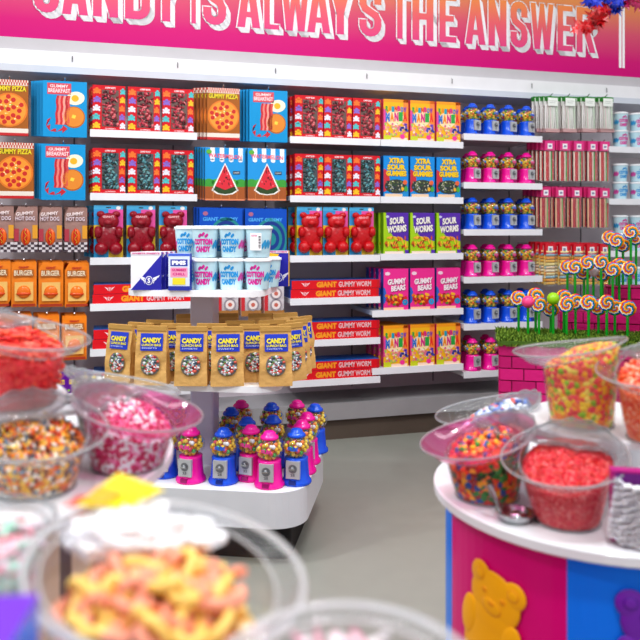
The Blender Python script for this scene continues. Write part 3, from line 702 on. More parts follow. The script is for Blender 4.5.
def put(mb, polys, x, z, y, mat, grow=0):
    for pi, p in enumerate(polys):
        if sum(p[i][0]*p[(i+1) % len(p)][1]-p[(i+1) % len(p)][0]*p[i][1] for i in range(len(p))) < 0: p = p[::-1]
        mb.poly([(x+u, y-(.00003*pi if not grow else 0), z+v) for u, v in p], mat)
        if grow:
            for i in range(len(p)):
                c, d = p[i], p[(i+1) % len(p)]; dx, dz = d[0]-c[0], d[1]-c[1]; L_ = math.hypot(dx, dz) or 1; ex, ez = dx/L_*grow, dz/L_*grow
                mb.poly([(x+c[0]-ex-ez, y, z+c[1]-ez+ex), (x+c[0]-ex+ez, y, z+c[1]-ez-ex), (x+d[0]+ex+ez, y, z+d[1]+ez-ex), (x+d[0]+ex-ez, y, z+d[1]+ez+ex)], mat)
WM = M('F2F0F3', .5, var=.01)
for ch, l, r in (('C',34,59),('A',62,88),('N',93,118),('D',125,150),('Y',153,179),('I',188,199),('S',203,226),('A',237,260),('L',264,279),('W',281,309),('A',307,330),('Y',329,351),('S',359,381),
                 ('T',392,407),('H',412,433),('E',439,456),('A',465,485),('N',488,506),('S',510,527),('W',530,553),('E',557,572),('R',576,595)):
    ul = zb(l, 0)[0]; ur = zb(r, 0)[0]; P_ = letter(ch, ur-ul, LH)
    for k in range(1, 8): put(LW, P_, ul+.0038*k, ZL-.0045*k, -WB-.002-.0004*(8-k), WM, .003)
    put(LW, P_, ul, ZL, -WB-.0056, WM, .0075); put(LF, P_, ul, ZL, -WB-.0070, LG)
LW.build('letter_shadow', ban); LF.build('lettering', ban)
b = MB()
for l, r in ((618.8, 621.2), (622.2, 624.4)):
    ul = zb(l, 0)[0]; ur = zb(r, 0)[0]; b.box(ul, ur, -WB-.004, -WB, zb(621, 68)[1], 3.6, M('F6F4F6'))
b.build('white_bar', ban)

# ------------------------------------------------------------------ centre tiered stand
KD = 1.085; DC = Vector((-.497*KD, 3.28*KD, 0)); DR = R(-8)
def dl(x, y, z): # local -> world
    c, s = math.cos(DR), math.sin(DR); return Vector((DC.x+x*c-y*s, DC.y+x*s+y*c, z))
def rrect(hw, hd, r, n=8):
    out = []
    for cx, cy, a0 in ((hw-r, hd-r, 0), (-hw+r, hd-r, 90), (-hw+r, -hd+r, 180), (hw-r, -hd+r, 270)):
        for i in range(n+1): a = R(a0+90*i/n); out.append((cx+r*math.cos(a), cy+r*math.sin(a)))
    return out
st = empty('tiered_display_stand', DC, DR); tag(st, 'white three tier display stand on black plinth in the aisle', 'display stand')
Z0, Z2, Z1 = [CAMZ-(CAMZ-q)*KD for q in (.393, .788, 1.147)]
b = MB(); b.prism(rrect(.42*KD, .27*KD, .05), 0, Z0-.14, M('141416', .5, spec=.3)); b.build('plinth', st)
b = MB(); b.prism(rrect(.485*KD, .345*KD, .14), Z0-.150, Z0, M('E8EAEE', .3), side=M('D6D8DC', .3)); b.build('base_tray', st)
b = MB(); b.prism(rrect(.378*KD, .31*KD, .11), Z2-.028, Z2, M('F2F2F5', .3)); b.build('middle_shelf', st)
b = MB(); b.prism(rrect(.292*KD, .205*KD, .10), Z1-.028, Z1, M('F2F2F5', .3)); b.build('top_shelf', st)
b = MB(); b.prism(rrect(.055, .055, .01, 3), Z0, Z1-.028, M('CFC9DA', .3)); b.build('column', st)
def dput(P, x, y, z, rz, label, cat, grp=None, tilt=0):
    o = clone(P, dl(x, y, z), DR+rz, label, cat, grp, tilt); o.scale = (KD,)*3 if not P.name.startswith('gumball') else (1.05,)*3; return o
def dxy(px, Y): # world px & depth -> local
    p = at(px, 0, Y*KD)-DC; c, s = math.cos(-DR), math.sin(-DR); return p.x*c-p.y*s, p.x*s+p.y*c
# gumball banks on the base tray
bk = [(165, 3.10, 'b', 'at the left edge'), (191, 3.035, 'p', 'second from left in front row'), (223.5, 3.02, 'b', 'in front of the column'),
      (251, 3.06, 'p', 'between column and right corner, set back slightly'), (269.5, 2.975, 'p', 'nearest the front edge'), (296.5, 3.01, 'b', 'at the front right corner'),
      (302, 3.14, 'p', 'just behind the corner one'), (307, 3.27, 'p', 'right side, third from front'), (315, 3.43, 'b', 'at back right corner'),
      (273, 3.22, 'b', 'middle row right of column'), (271.5, 3.45, 'b', 'back row right of column'), (297, 3.50, 'p', 'back row near the right corner'),
      (231, 3.36, 'b', 'back row right beside column'), (241, 3.50, 'p', 'rearmost just right of column'), (176, 3.50, 'p', 'rearmost left of column'), (155, 3.36, 'b', 'back row at far left'), (247, 3.19, 'b', 'middle row close to column')]
for px, Y, c, wh in bk:
    x, y = dxy(px, Y)
    dput(BANKP if c == 'p' else BANKB, x, y, Z0, random.uniform(-.25, .1) if Y < 3.1 else random.uniform(-.4, .9), f'{"pink" if c == "p" else "blue"} gumball bank on stand base, {wh}', 'gumball bank', 'gumball banks on the base of the display stand')

# paper lunch bags
def lunch():
    root = empty('paper_lunch_bag'); b = MB(); w, h, d = .128, .222, .06; kr = M('D2A664', .7, .9, 22, var=.10)
    nx, nz = 8, 12; rn = random.Random(1)
    def front(i, j, s):
        u = i/nx-.5; v = j/nz; dep = d/2*(1-v)**.55 if v < 1 else 0; dep = max(dep, .003); wav = (.003*math.sin(u*11+v*9)+.003*math.sin(u*5-v*17))*(v*(1-v)*4)*(1 if abs(u) > .36 or v < .15 else .3)
        ww = w*(1-.05*v)+.002*math.sin(v*14); return (u*ww, s*(dep+wav*s), v*h)
    for s in (-1, 1):
        vs = [front(i, j, s) for i in range(nx+1) for j in range(nz+1)]
        fs = [(i*(nz+1)+j, (i+1)*(nz+1)+j, (i+1)*(nz+1)+j+1, i*(nz+1)+j+1) for i in range(nx) for j in range(nz)]
        b.add(vs, fs if s < 0 else [tuple(reversed(f)) for f in fs], kr, True)
    for e in (0, nx):
        vs = []
        for j in range(nz+1):
            p = front(e, j, -1); q = front(e, j, 1); inn = (-1 if e else 1)*.010*math.sin(PI*min(1, j/nz*1.1)) ; vs += [p, (p[0]+inn, 0, p[2]), q]
        fs = [(3*j+k, 3*j+k+1, 3*j+k+4, 3*j+k+3) for j in range(nz) for k in (0, 1)]; b.add(vs, fs, kr)
    b.poly([(-w/2, -d/2, 0), (w/2, -d/2, 0), (w/2, d/2, 0), (-w/2, d/2, 0)], kr)
    b.build('bag', root)
    b = MB(); b.box(-w*.47, w*.47, -.010, .006, h-.012, h+.006, M('BE9450', .7, .4, 30)); b.build('folded_top', root)
    def yz(z): v = z/h; return -(d/2*(1-v)**.55)-.0035
    def quad(x0, x1, z0, z1, m, k=0, n=5):
        for i in range(n):
            a = z0+(z1-z0)*i/n; c = z0+(z1-z0)*(i+1)/n; b.poly([(x0, yz(a)-k, a), (x1, yz(a)-k, a), (x1, yz(c)-k, c), (x0, yz(c)-k, c)], m)
    b = MB(); quad(-w*.33, w*.37, h*.60, h*.90, M('2340C0', .4)); 
    def t(s, x0, x1, z0, z1, m, off):
        k0 = len(b.v); b.text(s, x0, x1, z0, z1, 0, m, off)
        for i in range(k0, len(b.v)): x, y, z = b.v[i]; b.v[i] = (x, yz(z)-.0025, z)
    t('CANDY', -w*.28, w*.32, h*.74, h*.83, M('F2E23A'), .06); t('LUNCH BAG', -w*.28, w*.32, h*.68, h*.725, M('F2E23A'), .04); t('SWEETS', -w*.28, w*.20, h*.635, h*.66, M('C8D0F0'), .02)
    b.build('label', root)
    b = MB(); cz = h*.36; ps = []
    for i in range(20): a = 2*PI*i/20; z = cz+h*.175*math.sin(a); x = w*.30*math.copysign(abs(math.cos(a))**.7, math.cos(a)); ps.append((x, yz(z)-.0012, z))
    b.poly(ps, M('7A746E', .2)); rn = random.Random(8)
    for i in range(90):
        a = rn.uniform(0, 2*PI); q = math.sqrt(rn.random())*.9; x = w*.30*q*math.cos(a); z = cz+h*.17*q*math.sin(a)
        b.ball((x, yz(z)-.003, z), (.007, .003, .0055), M(rn.choice(['B83A3A', 'C8C8CC', '8A9AA8', 'E0E0E0', '5A6A7A', 'D86A5A', '6A8A5A', '9A2A3A']), .15), 6, 4)
    b.build('window', root)
    return proto(root)
LB = lunch()
lb = [(121.5, 3.03, .55, 'turned left at the left corner'), (152.5, 2.985, .12, 'second from left, front row'), (192, 2.97, .0, 'third from left, front row'), (227.5, 2.965, 0, 'right of centre, front row'),
      (255, 3.04, -.15, 'half hidden between two front bags'), (275.5, 2.965, -.05, 'at the front right'), (290, 3.06, -.75, 'turned to the right side, first'), (296, 3.18, -.85, 'turned to the right side, second'), (301, 3.30, -.9, 'turned to the right side, third'),
      (141, 3.09, .4, 'second row, left'), (176, 3.06, .1, 'second row behind front gap'), (212, 3.06, 0, 'second row, at the middle'), (160, 3.18, .3, 'third row, left'), (240, 3.16, 0, 'third row, right of column'),
      (272, 3.18, -.3, 'third row, right'), (190, 3.40, 2.9, 'back row, left of centre'), (225, 3.42, 3.1, 'back row, centre'), (262, 3.42, 3.0, 'back row, right of centre'), (285, 3.44, 2.6, 'back row, right end')]
for px, Y, rz, wh in lb:
    x, y = dxy(px, Y); dput(LB, x, y, Z2, -DR-rz+random.uniform(-.1, .1), f'brown paper candy lunch bag with blue label, {wh} of stand', 'paper bag', 'paper lunch bags on the middle shelf')
# cotton candy tubs on the top shelf
tb = [(205.5, 3.135, 0, 'p', 'bottom row, left'), (231.5, 3.135, 0, 'b', 'bottom row, middle'), (257.5, 3.135, 0, 'p', 'bottom row, right'),
      (192, 3.255, 0, 'b', 'bottom back row, left'), (219, 3.25, 0, 'b', 'bottom back row, middle'), (245, 3.25, 0, 'p', 'bottom back row, right'), (268, 3.27, 0, 'b', 'bottom back row, far right'),
      (205.5, 3.135, 1, 'p', 'top row, second from left'), (232.5, 3.135, 1, 'b', 'top row, third from left'), (258.5, 3.135, 1, 'x', 'top row, rightmost with barcode'),
      (188, 3.25, 1, 'b', 'top row, leftmost'), (219, 3.25, 1, 'b', 'top back row, middle'), (245, 3.25, 1, 'p', 'top back row, right')]
for px, Y, q, c, wh in tb:
    x, y = dxy(px, Y)
    o = dput(TUBP if c in 'px' else TUBB, x, y, Z1+q*.1325*KD, random.uniform(-.12, .12)+(2.2 if c == 'x' else 0), f'{"pink" if c in "px" else "blue"} printed cotton candy tub on stand, {wh}', 'candy tub', 'cotton candy tubs on the display stand')
    if c == 'x':
        t = kids(o)[0]; b = MB(); b.rect(-.022, .024, .03, .10, -.058, M('F6F2F4')); b.text('COTTON', -.018, .006, .086, .093, -.0586, M('E05A9A'))
        for i in range(12): b.rect(.012, .021, .038+i*.0042, .038+i*.0042+.0012+.001*(i % 3), -.0586, M('303038'))
        s = b.build('barcode_label', o); s.rotation_euler.z = -2.2
# diagonal purple and white cartons
def d_wing(b, w, h):
    y = -K
    b.poly([(-w/2, y, 0), (w/2, y, 0), (w/2, y, h*.93), ], M('2C2AA8')); b.rect(-w/2, w/2, h*.93, h, y-K, M('F0E6EE')); b.text('SWEETS SWEETS', -w*.45, w*.45, h*.945, h*.985, y-2*K, M('D8308A'), .04)
    wing_logo(b, w*.10, h*.25, y-K, h*.30, M('F0F0F8'), M('2C2AA8')); 
WBX = carton('diagonal_logo_box', .125, .155, .028, 'EDEBF2', d_wing, side='3A36B0')
for k in range(4):
    x, y = dxy(146+k*4.6, 3.10+.030*k)
    dput(WBX, x, y, Z1, .12-DR*.0, f'white and purple diagonal box with winged logo, {["front", "second", "third", "fourth"][k]} of left row', 'candy box', 'diagonal purple and white boxes on the top shelf')
def d_wing2(b, w, h):
    d_wing(b, w, h); b.poly([(-w/2, -2*K, h*.35), (w*.1, -2*K, h*.9), (-w/2, -2*K, h*.95)], M('F2C22A'))
WBY = carton('diagonal_logo_box', .10, .155, .028, '3A36B0', d_wing2, side='F2C22A')
x, y = dxy(277, 3.30); dput(WBY, x, y, Z1, 0, 'purple and yellow box with winged logo right of the cotton candy tubs', 'candy box')
def d_pms(b, w, h):
    y = -K
    b.rect(-w/2, w/2, h*.93, h, y, M('4A6AD8')); b.rect(-w*.40, w*.40, h*.66, h*.84, y, M('2C3AA8')); b.text('PMS', -w*.33, w*.33, h*.69, h*.81, y-K, M('F6F6FA'), .07)
    b.rect(-w*.40, w*.40, h*.36, h*.62, y, M('F2A0C0')); b.text('GUMMIES', -w*.33, w*.33, h*.52, h*.59, y-K, M('D8308A')); b.text('CHILL', -w*.3, w*.3, h*.41, h*.48, y-K, M('D8308A'))
    b.rect(-w*.3, w*.3, h*.16, h*.34, y-K, M('F2DE3A')); b.rect(-w*.5, w*.5, 0, h*.12, y, M('2C3AA8'))
PMS = carton('pms_candy_box', .088, .15, .035, 'DCE6F6', d_pms, side='2C3AA8')
x, y = dxy(179, 3.075); dput(PMS, x, y, Z1, .05, 'small pale blue box reading PMS beside the cotton candy tubs', 'candy box')
for p in (): pass

# ------------------------------------------------------------------ candy bins
def make_bin(loc, out_ang, label, grp, rb=.074, rt=.098, h=.13, tilt=.030, lip=.045, edge=EDGE, lid=True, name='candy_bin', seed=0, tag_card=False, film=None, er=.0026):
    root = empty(name, loc, out_ang); tag(root, label, 'candy bin', grp)   # local +x points outward
    n = 56; b = MB(); rows = []
    def top(a): return h-tilt*math.cos(a)-.012*(1+math.cos(a))
    L = 8
    for q in range(L+1):
        v = q/L; row = []
        for i in range(n):
            a = 2*PI*i/n; r = rb+(rt-rb)*v**.8; row.append((r*math.cos(a), r*math.sin(a), .002+v*(top(a)-.002)))
        rows.append(row)
    lipf = lambda a: .012+lip*((1+math.cos(a))/2)**1.5
    for v in (.5, 1):
        rows.append([((rt+lipf(2*PI*i/n)*v)*math.cos(2*PI*i/n), (rt+lipf(2*PI*i/n)*v)*math.sin(2*PI*i/n), top(2*PI*i/n)+.003*v+.42*lipf(2*PI*i/n)*v*v) for i in range(n)])
    vs = [p for r in rows for p in r]; K_ = len(rows)
    b.add(vs[:(L+1)*n], [(q*n+i, q*n+(i+1) % n, (q+1)*n+(i+1) % n, (q+1)*n+i) for q in range(L) for i in range(n)], CLEAR, True)
    b.add(rows[0], [tuple(range(n))], CLEAR); b.build('tub', root)
    b = MB(); sub = rows[L:]
    b.add([p for r in sub for p in r], [(q*n+i, q*n+(i+1) % n, (q+1)*n+(i+1) % n, (q+1)*n+i) for q in range(2) for i in range(n)], film or RIMM, True)
    b.tube(rows[-1], er, edge, 8, True); b.tube(rows[L], .0016, edge, 6, True); b.build('rim', root)
    b = MB(); b.tube([(p[0], p[1], p[2]+.002) for p in rows[0]], .0022, edge, 6, True); b.build('base_ring', root)
    if film is PINKFILM:
        b = MB(); b.poly([(p[0]*1.0, p[1], p[2]+.006) for p in rows[L]], PINKCOV); b.build('pink_cover', root)
    if lid:
        b = MB(); m = 24; ps = []
        hinge = -rt*.25
        for i in range(m+1):
            a = R(100)+R(160)*i/m; r = rt+.012; x = r*math.cos(a); y = r*math.sin(a); ps.append((x, y, top(a)+.008+.10*max(0, -(x-hinge))+.003*math.sin(i*1.9+seed)))
        b.poly(ps, CRINKLE)
        b.tube(ps, .002, EDGE, 5)
        rn = random.Random(seed+5); b.tube([(hinge+.012*math.sin(t*1.3), -rt*.8+rt*1.6*t/10, top(PI/2)+.016+.006*rn.random()) for t in range(11)], .006, CRINKLE, 6)
        b.build('lid_flap', root)
    return root, (rb, rt, h, tilt)
def fill(binr, dims, mat, label, name, pieces=0, pm=None, size=.007, level=.9, seed=0, shape='ball', mound=.012, cols=None, rowcols=None):
    root = binr; rb, rt, h, tilt = dims; n = 40; b = MB(); L = 8; rn = random.Random(seed); rings = []
    def top(a): return (h-tilt*math.cos(a)-.012*(1+math.cos(a)))*level
    for q in range(L+1):
        v = q/L; rings.append([((rb+(rt-rb)*(v*level)**.8-.0035)*math.cos(2*PI*i/n), (rb+(rt-rb)*(v*level)**.8-.0035)*math.sin(2*PI*i/n), .005+v*(top(2*PI*i/n)-.005)) for i in range(n)])
    rtop = rb+(rt-rb)*level**.8-.0035
    def surf(x, y):
        r = math.hypot(x, y)/rtop; a = math.atan2(y, x); base = (h-.012)*level-(tilt+.012)*level*(x/rtop)
        return base+mound*(1-r*r)*1.6+.4*mound*noise.noise(Vector((x*40, y*40, seed)))*(1-r**4)
    for q in range(1, 7):
        f = 1-q/7; rings.append([(rtop*f*math.cos(2*PI*i/n), rtop*f*math.sin(2*PI*i/n), surf(rtop*f*math.cos(2*PI*i/n), rtop*f*math.sin(2*PI*i/n))) for i in range(n)])
    vs = [p for r in rings for p in r]; Kq = len(rings)
    b.add(vs, [(q*n+i, q*n+(i+1) % n, (q+1)*n+(i+1) % n, (q+1)*n+i) for q in range(Kq-1) for i in range(n)], mat, True)
    b.add(rings[-1], [tuple(range(n))], mat); b.add(rings[0], [tuple(reversed(range(n)))], mat)
    for i in range(pieces):
        if i % 5 < 3:
            r = math.sqrt(rn.random())*rtop*.93; a = rn.uniform(0, 2*PI); p = Vector((r*math.cos(a), r*math.sin(a), 0)); p.z = surf(p.x, p.y)+size*.2
        else:
            a = rn.uniform(0, 2*PI); v = rn.uniform(.05, .96)*level; rr = rb+(rt-rb)*v**.8-.0035-size*.55; p = Vector((rr*math.cos(a), rr*math.sin(a), .006+v*(top(a)/level-.01)))
        m = M(rn.choice(cols), .3, spec=.6) if cols else mat
        rot = Matrix.Rotation(rn.uniform(0, PI), 3, (rn.random(), rn.random(), rn.random()+.1))
        if shape == 'ball': b.ball(p, (size*.5, size*.5, size*.5), m, 7, 5)
        elif shape == 'rod': b.ball(p, (size*.28, size*.28, size*.9), m, 6, 5, rot)
        elif shape == 'chunk': b.ball(p, (size*.62, size*.45, size*.5), m, 6, 5, rot)
        elif shape == 'strip':
            d = rot @ Vector((size, 0, 0)); d.z *= .3; b.tube([p-d, p+Vector((0, 0, size*.15)), p+d], size*.14, m, 5)
    o = b.build(name, None, root.location, root.rotation_euler.z); tag(o, label, 'candy', kind='stuff'); return o
def table(c, r, z, name, label, tiers, drum_m, drum_r, cat='display table'):
    root = empty(name, (c[0], c[1], 0)); tag(root, label, cat)
    def dsk(rr, zz, t, nm):
        b = MB(); b.lathe([(0, zz-t), (rr-.004, zz-t), (rr, zz-t+.004), (rr, zz-.004), (rr-.004, zz), (0, zz)], M('ECEDF0', .22, var=.01), 72, smooth=False); return b.build(nm, root)
    dsk(r, z, .026, 'table_top')
    prev = z
    for i, (rr, zz) in enumerate(tiers):
        dsk(rr, zz, .02, 'raised_tier'); b = MB(); b.lathe([(rr*.45, prev), (rr*.45, zz-.02)], M('D8D8DC', .3), 32); b.build('tier_post', root); prev = zz
    return root
# ---- right table
TC = (.70, 1.875); TR = .415; TZ = .765
rt_ = table(TC, TR, TZ, 'round_candy_table', 'round white topped candy table with pink and blue bear drum at right', [(.205, .93)], None, 0)
DRr = TR-.03
def angpx(px, sgn=1):
    best = None
    for i in range(-170, 60):
        a = R(i*1.0); x = TC[0]+DRr*math.sin(a); y = TC[1]-DRr*math.cos(a)
        if (x-TC[0])*x+(y-TC[1])*y > 0: continue   # far side
        e = abs(320+F*x/y-px)
        if best is None or e < best[0]: best = (e, a)
    return best[1]
aL = angpx(452); aM = angpx(567.5); step_a = aM-aL
b = MB(); segs = 12
cols = ['1484FA', 'E00A82']
nP = max(4, round(2*PI/step_a/2)*2)
start = aL-step_a
for p in range(nP):
    a0 = start+p*step_a
    a1 = a0+step_a if p < nP-1 else start+2*PI
    for i in range(segs):
        t0 = a0+(a1-a0)*i/segs; t1 = a0+(a1-a0)*(i+1)/segs
        b.poly([(DRr*math.sin(t0), -DRr*math.cos(t0), 0), (DRr*math.sin(t1), -DRr*math.cos(t1), 0), (DRr*math.sin(t1), -DRr*math.cos(t1), TZ-.026), (DRr*math.sin(t0), -DRr*math.cos(t0), TZ-.026)], M(cols[p % 2], .3, spec=.3, var=.02))
b.build('drum', rt_)
def drum_bear(px, ztop, s, col, dcol, rot):
    a0 = angpx(min(px, 636)) if px < 640 else angpx(637)+.11; b = MB()
    m = M(col, .35, var=.05); md = M(dcol, .35)
    md = M(dcol, .35, var=.02)
    def e(x, z, rx, rz, mm, k, t=.03): b.ball((x*s, -k*s, z*s), (rx*s, t*s, rz*s), mm, 20, 10)
    e(0, .50, .47, .42, m, .02); e(-.31, .76, .20, .21, m, .02); e(.31, .76, .20, .21, m, .02); e(0, .70, .34, .24, m, .02); e(0, -.25, .50, .68, m, .02); e(0, .15, .44, .3, m, .02)
    for sg in (-1, 1): e(sg*.42, -.02, .17, .34, m, .035); e(sg*.33, -.95, .27, .35, m, .035); e(sg*.31, .77, .10, .10, md, .045, .01); e(sg*.31, .77, .08, .08, m, .05, .01)
    e(0, .40, .19, .14, md, .045, .012); e(0, .40, .17, .12, m, .05, .012); e(0, .45, .06, .04, md, .06, .01); e(-.17, .58, .05, .045, md, .05, .01); e(.17, .58, .05, .045, md, .05, .01)
    for k in range(len(b.v)):
        x, y, z = b.v[k]; xr = x*math.cos(rot)+z*math.sin(rot); zr = -x*math.sin(rot)+z*math.cos(rot)
        a = a0+xr*1.12/DRr; rr = DRr+.003+max(0, -y)*1.0
        b.v[k] = (rr*math.sin(a), -rr*math.cos(a), zr*1.05+ztop)
    o = b.build('bear_picture', rt_)
YD = 1.55
drum_bear(490, .520, .135, 'FFB80A', 'F09C0A', .20)
drum_bear(700, .56, .132, '7A2AB0', '5A1498', -.1)
def outang(p, c): return math.atan2(p[1]-c[1], p[0]-c[0])
GR = 'clear candy bins on the round tables'
def rbin(x, y, z, label, c=TC, ang=None, **k): return make_bin((x, y, z), R(ang) if ang is not None else outang((x, y), c), label, GR, **k)
r1, d1 = rbin(.535, 1.645, TZ, 'clear candy bin of red sour candy at the front of right table', seed=1, h=.150, ang=238, rb=.068, rt=.101)
sour = mosaic('red_sour', ['E01C30', 'F0304A', 'F65A5A', 'E8203A', 'FA8A88'], 260, .55, .8)
fill(r1, d1, sour, 'heap of red sour sugar candy in the front bin of right table', 'red_sour_candy', 520, size=.007, cols=['D8202E', 'E8404A', 'F06A5A', 'F0502A', 'C81428'], shape='strip', seed=1, level=.88)
r3, d3 = rbin(.395, 1.798, TZ, 'clear pink rimmed candy bin of dark mixed gummies at left of right table', film=PINKFILM, seed=3, h=.145, ang=200, lip=.05)
mixd = mosaic('mixed_dark', ['A01C18', 'F8901C', '2A8A30', 'F84A20', 'FAB82A', '1A5AAA', '3A9A3A', 'D82A20', '204A20', 'F8701C'], 75, .3, .9)
fill(r3, d3, mixd, 'dark mixed gummy candy in the pink rimmed bin', 'mixed_gummy_candy', 380, size=.016, cols=['F08A1C', 'F0501C', '3A8A30', 'F8B020', 'C81C28', '2A5AA8', 'F06A5A'], shape='chunk', seed=2, level=.88)
r2, d2 = rbin(.628, 1.825, .93, 'clear candy bin of rainbow gummy bits on the raised tier of right table', seed=4, h=.180, ang=158, lid=False, tilt=.022, lip=.058, rt=.090)
mixl = mosaic('mixed_light', ['FAB02A', 'F8704A', 'FAD03A', '94C030', 'F0605A', 'FA904A', 'FAE06A', 'F0505A'], 85, .4, .9)
fill(r2, d2, mixl, 'rainbow gummy bits filling the bin on the raised tier', 'rainbow_gummy_bits', 620, size=.012, cols=['F5A830', 'F0703A', 'F6D048', '94BC34', 'E8605E', 'F49A5A', 'E85A6A'], seed=3, level=.94)
r4, d4 = rbin(.757, 1.680, .93, 'clear candy bin of orange sour candy at the right edge', seed=5, h=.170, ang=225)
orng = mosaic('orange_sour', ['F8501C', 'FA703A', 'FA8A5A', 'F0401C', 'FCA888'], 160, .5, .8)
fill(r4, d4, orng, 'orange and peach sour candy in the bin at the right edge', 'orange_sour_candy', 420, size=.013, cols=['F0703A', 'F49A78', 'E8501C', 'F6B8A0', 'E85A4A'], shape='chunk', seed=4, level=.92)
r5, d5 = rbin(.475, 2.03, TZ, 'clear candy bin of wrapped blue and silver sweets at back of right table', seed=6, h=.15, ang=180, lip=.055)
blu = mosaic('blue_mix', ['3A5AA8', 'C8D0DC', '6A8AC8', '8AA0A8', 'E8E8F0', '2A3A6A', 'D84A4A'], 90, .2, .9)
fill(r5, d5, blu, 'blue and silver wrapped sweets in the rear bin', 'wrapped_blue_sweets', 260, size=.018, cols=['3A5AA8', 'D8DEE8', '7A96D0', 'A8B4BC', 'E05A50'], shape='chunk', seed=5, level=.92)
# scoop and its steel cup
sc = empty('steel_scoop', (.425, 1.655, TZ)); tag(sc, 'small steel scoop resting in a low steel cup between two bins', 'scoop')
stl = M('C4C6C8', .16, metal=1)
b = MB(); b.lathe([(.0, .001), (.036, .001), (.040, .014), (.043, .019), (.038, .019), (.034, .004), (0, .004)], stl, 28); b.build('cup', sc)
b = MB(); pts = [(-.058, -.002, .078), (-.050, -.006, .058), (-.038, -.012, .030), (-.026, -.010, .012), (-.012, -.006, .010)]; b.tube(pts, [.006, .0075, .007, .005, .004], stl, 8); b.build('handle', sc)
b = MB(); b.ball((.006, 0, .011), (.022, .018, .007), stl, 12, 8); b.build('scoop_bowl', sc)
# ruffled bundle of clear bags
rb_ = empty('cellophane_bag_bundle', (.632, 1.525, TZ), R(-12)); tag(rb_, 'ruffled bundle of white cellophane bags with purple top at right edge of table', 'bag bundle')
b = MB(); b.box(-.036, .040, -.004, .022, .005, .150, M('B01C80', .4)); b.rect(-.030, .036, .118, .146, -.005, M('6A1478')); b.build('header_card', rb_)
b = MB(); rn = random.Random(12); wm = M('FBF6FC', .35, trans=.3, var=.02)
for k in range(24):
    z = .006+k*.0051; w = .046-.0006*k; n = 20; vs = []
    ph = rn.uniform(0, 6)
    for i in range(n+1):
        u = -1+2*i/n; x = u*w+.004*(1-k/24); zz = z+.014*u*u-.004+.0025*math.sin(u*17+ph); y = -.006-.020*(1-u*u)-.003*math.sin(u*13+ph)
        vs += [(x, y, zz), (x*1.02, y-.007-.003*rn.random(), zz+.004), (x, y+.012, zz+.006)]
    b.add(vs, [(3*i+q, 3*i+3+q, 3*i+4+q, 3*i+1+q) for i in range(n) for q in (0, 1)], wm, True)
b.build('folded_bags', rb_); rb_.scale = (1.25, 1.1, .98)

# ---- left table
LC = (-.86, 1.66); LR = .53; LZ = .90
lt = table(LC, LR, LZ, 'round_tiered_candy_table', 'tiered round white candy table at left holding clear bins', [(.295, 1.02)], None, 0)
b = MB(); n = 120
for i in range(n):
    t0 = 2*PI*i/n; t1 = 2*PI*(i+1)/n; rr = LR-.05
    b.poly([(rr*math.cos(t0), rr*math.sin(t0), 0), (rr*math.cos(t1), rr*math.sin(t1), 0), (rr*math.cos(t1), rr*math.sin(t1), LZ-.026), (rr*math.cos(t0), rr*math.sin(t0), LZ-.026)], M('D8C0A8' if i % 3 else '6A5A5A', .6))
b.build('slatted_drum', lt)
l1, e1 = rbin(-.655, 1.625, 1.02, 'clear candy bin of bright red strips on top tier at left', c=LC, seed=11, rb=.082, rt=.105, h=.160, ang=-15)
redb = mosaic('bright_red', ['F01420', 'F82838', 'FC5044', 'E80C18', 'FA4040'], 120, .35, .8)
fill(l1, e1, redb, 'bright red gummy strips in the bin on the top tier at left', 'red_gummy_strips', 460, size=.02, cols=['E01C28', 'F04038', 'F0603A', 'C8101C', 'F07A60'], shape='strip', seed=6, level=.88)
l2, e2 = rbin(-.545, 1.455, LZ, 'clear candy bin of brown and orange sprinkled sweets at left', c=LC, seed=12, h=.125, ang=-60)
spr = mosaic('sprinkle', ['9A5A3A', 'F0882A', 'F8B83A', '7A8A9A', 'E8662A', 'FCF0E0', '6A4A3A', 'F8C850'], 130, .4, .8)
fill(l2, e2, spr, 'orange and brown sprinkle sweets in the left bin', 'sprinkle_sweets', 560, size=.011, cols=['F0802A', 'F2B03A', '6A3A2A', 'F6F0EA', '7A8A9A', 'E0502A', 'F4C84A'], shape='rod', seed=7, level=.78)
l3, e3 = rbin(-.405, 1.598, LZ, 'clear pink rimmed candy bin of pink and white beads at left', c=LC, film=PINKFILM, seed=13, h=.125, ang=-20, lip=.05)
pkb = mosaic('pink_beads', ['C8185A', 'E02A78', 'FFFAFF', 'FA90C0', 'D01C60', 'FFFFFF'], 120, .35, .8)
fill(l3, e3, pkb, 'pink and white candy beads in the pink rimmed bin', 'pink_bead_candy', 720, size=.0095, cols=['C81C64', 'E03A88', 'F6F2F6', 'F49AC0', 'F4F0F4', 'B81450'], seed=8, level=.9)
l4, e4 = rbin(-.49, 1.80, LZ, 'clear candy bin of grey sweets behind the pink bead bin', c=LC, seed=14)
gry = mosaic('grey_mix', ['8A8A88', 'C8C8C4', 'B8A848', '6A6A70', 'E8E4E0', '9A9A60'], 120, .35, .8)
fill(l4, e4, gry, 'grey and yellow wrapped sweets in the rear left bin', 'grey_wrapped_sweets', 260, size=.014, cols=['8A8A88', 'D8D8D4', 'C8B848', '707078'], shape='chunk', seed=9, level=.9)

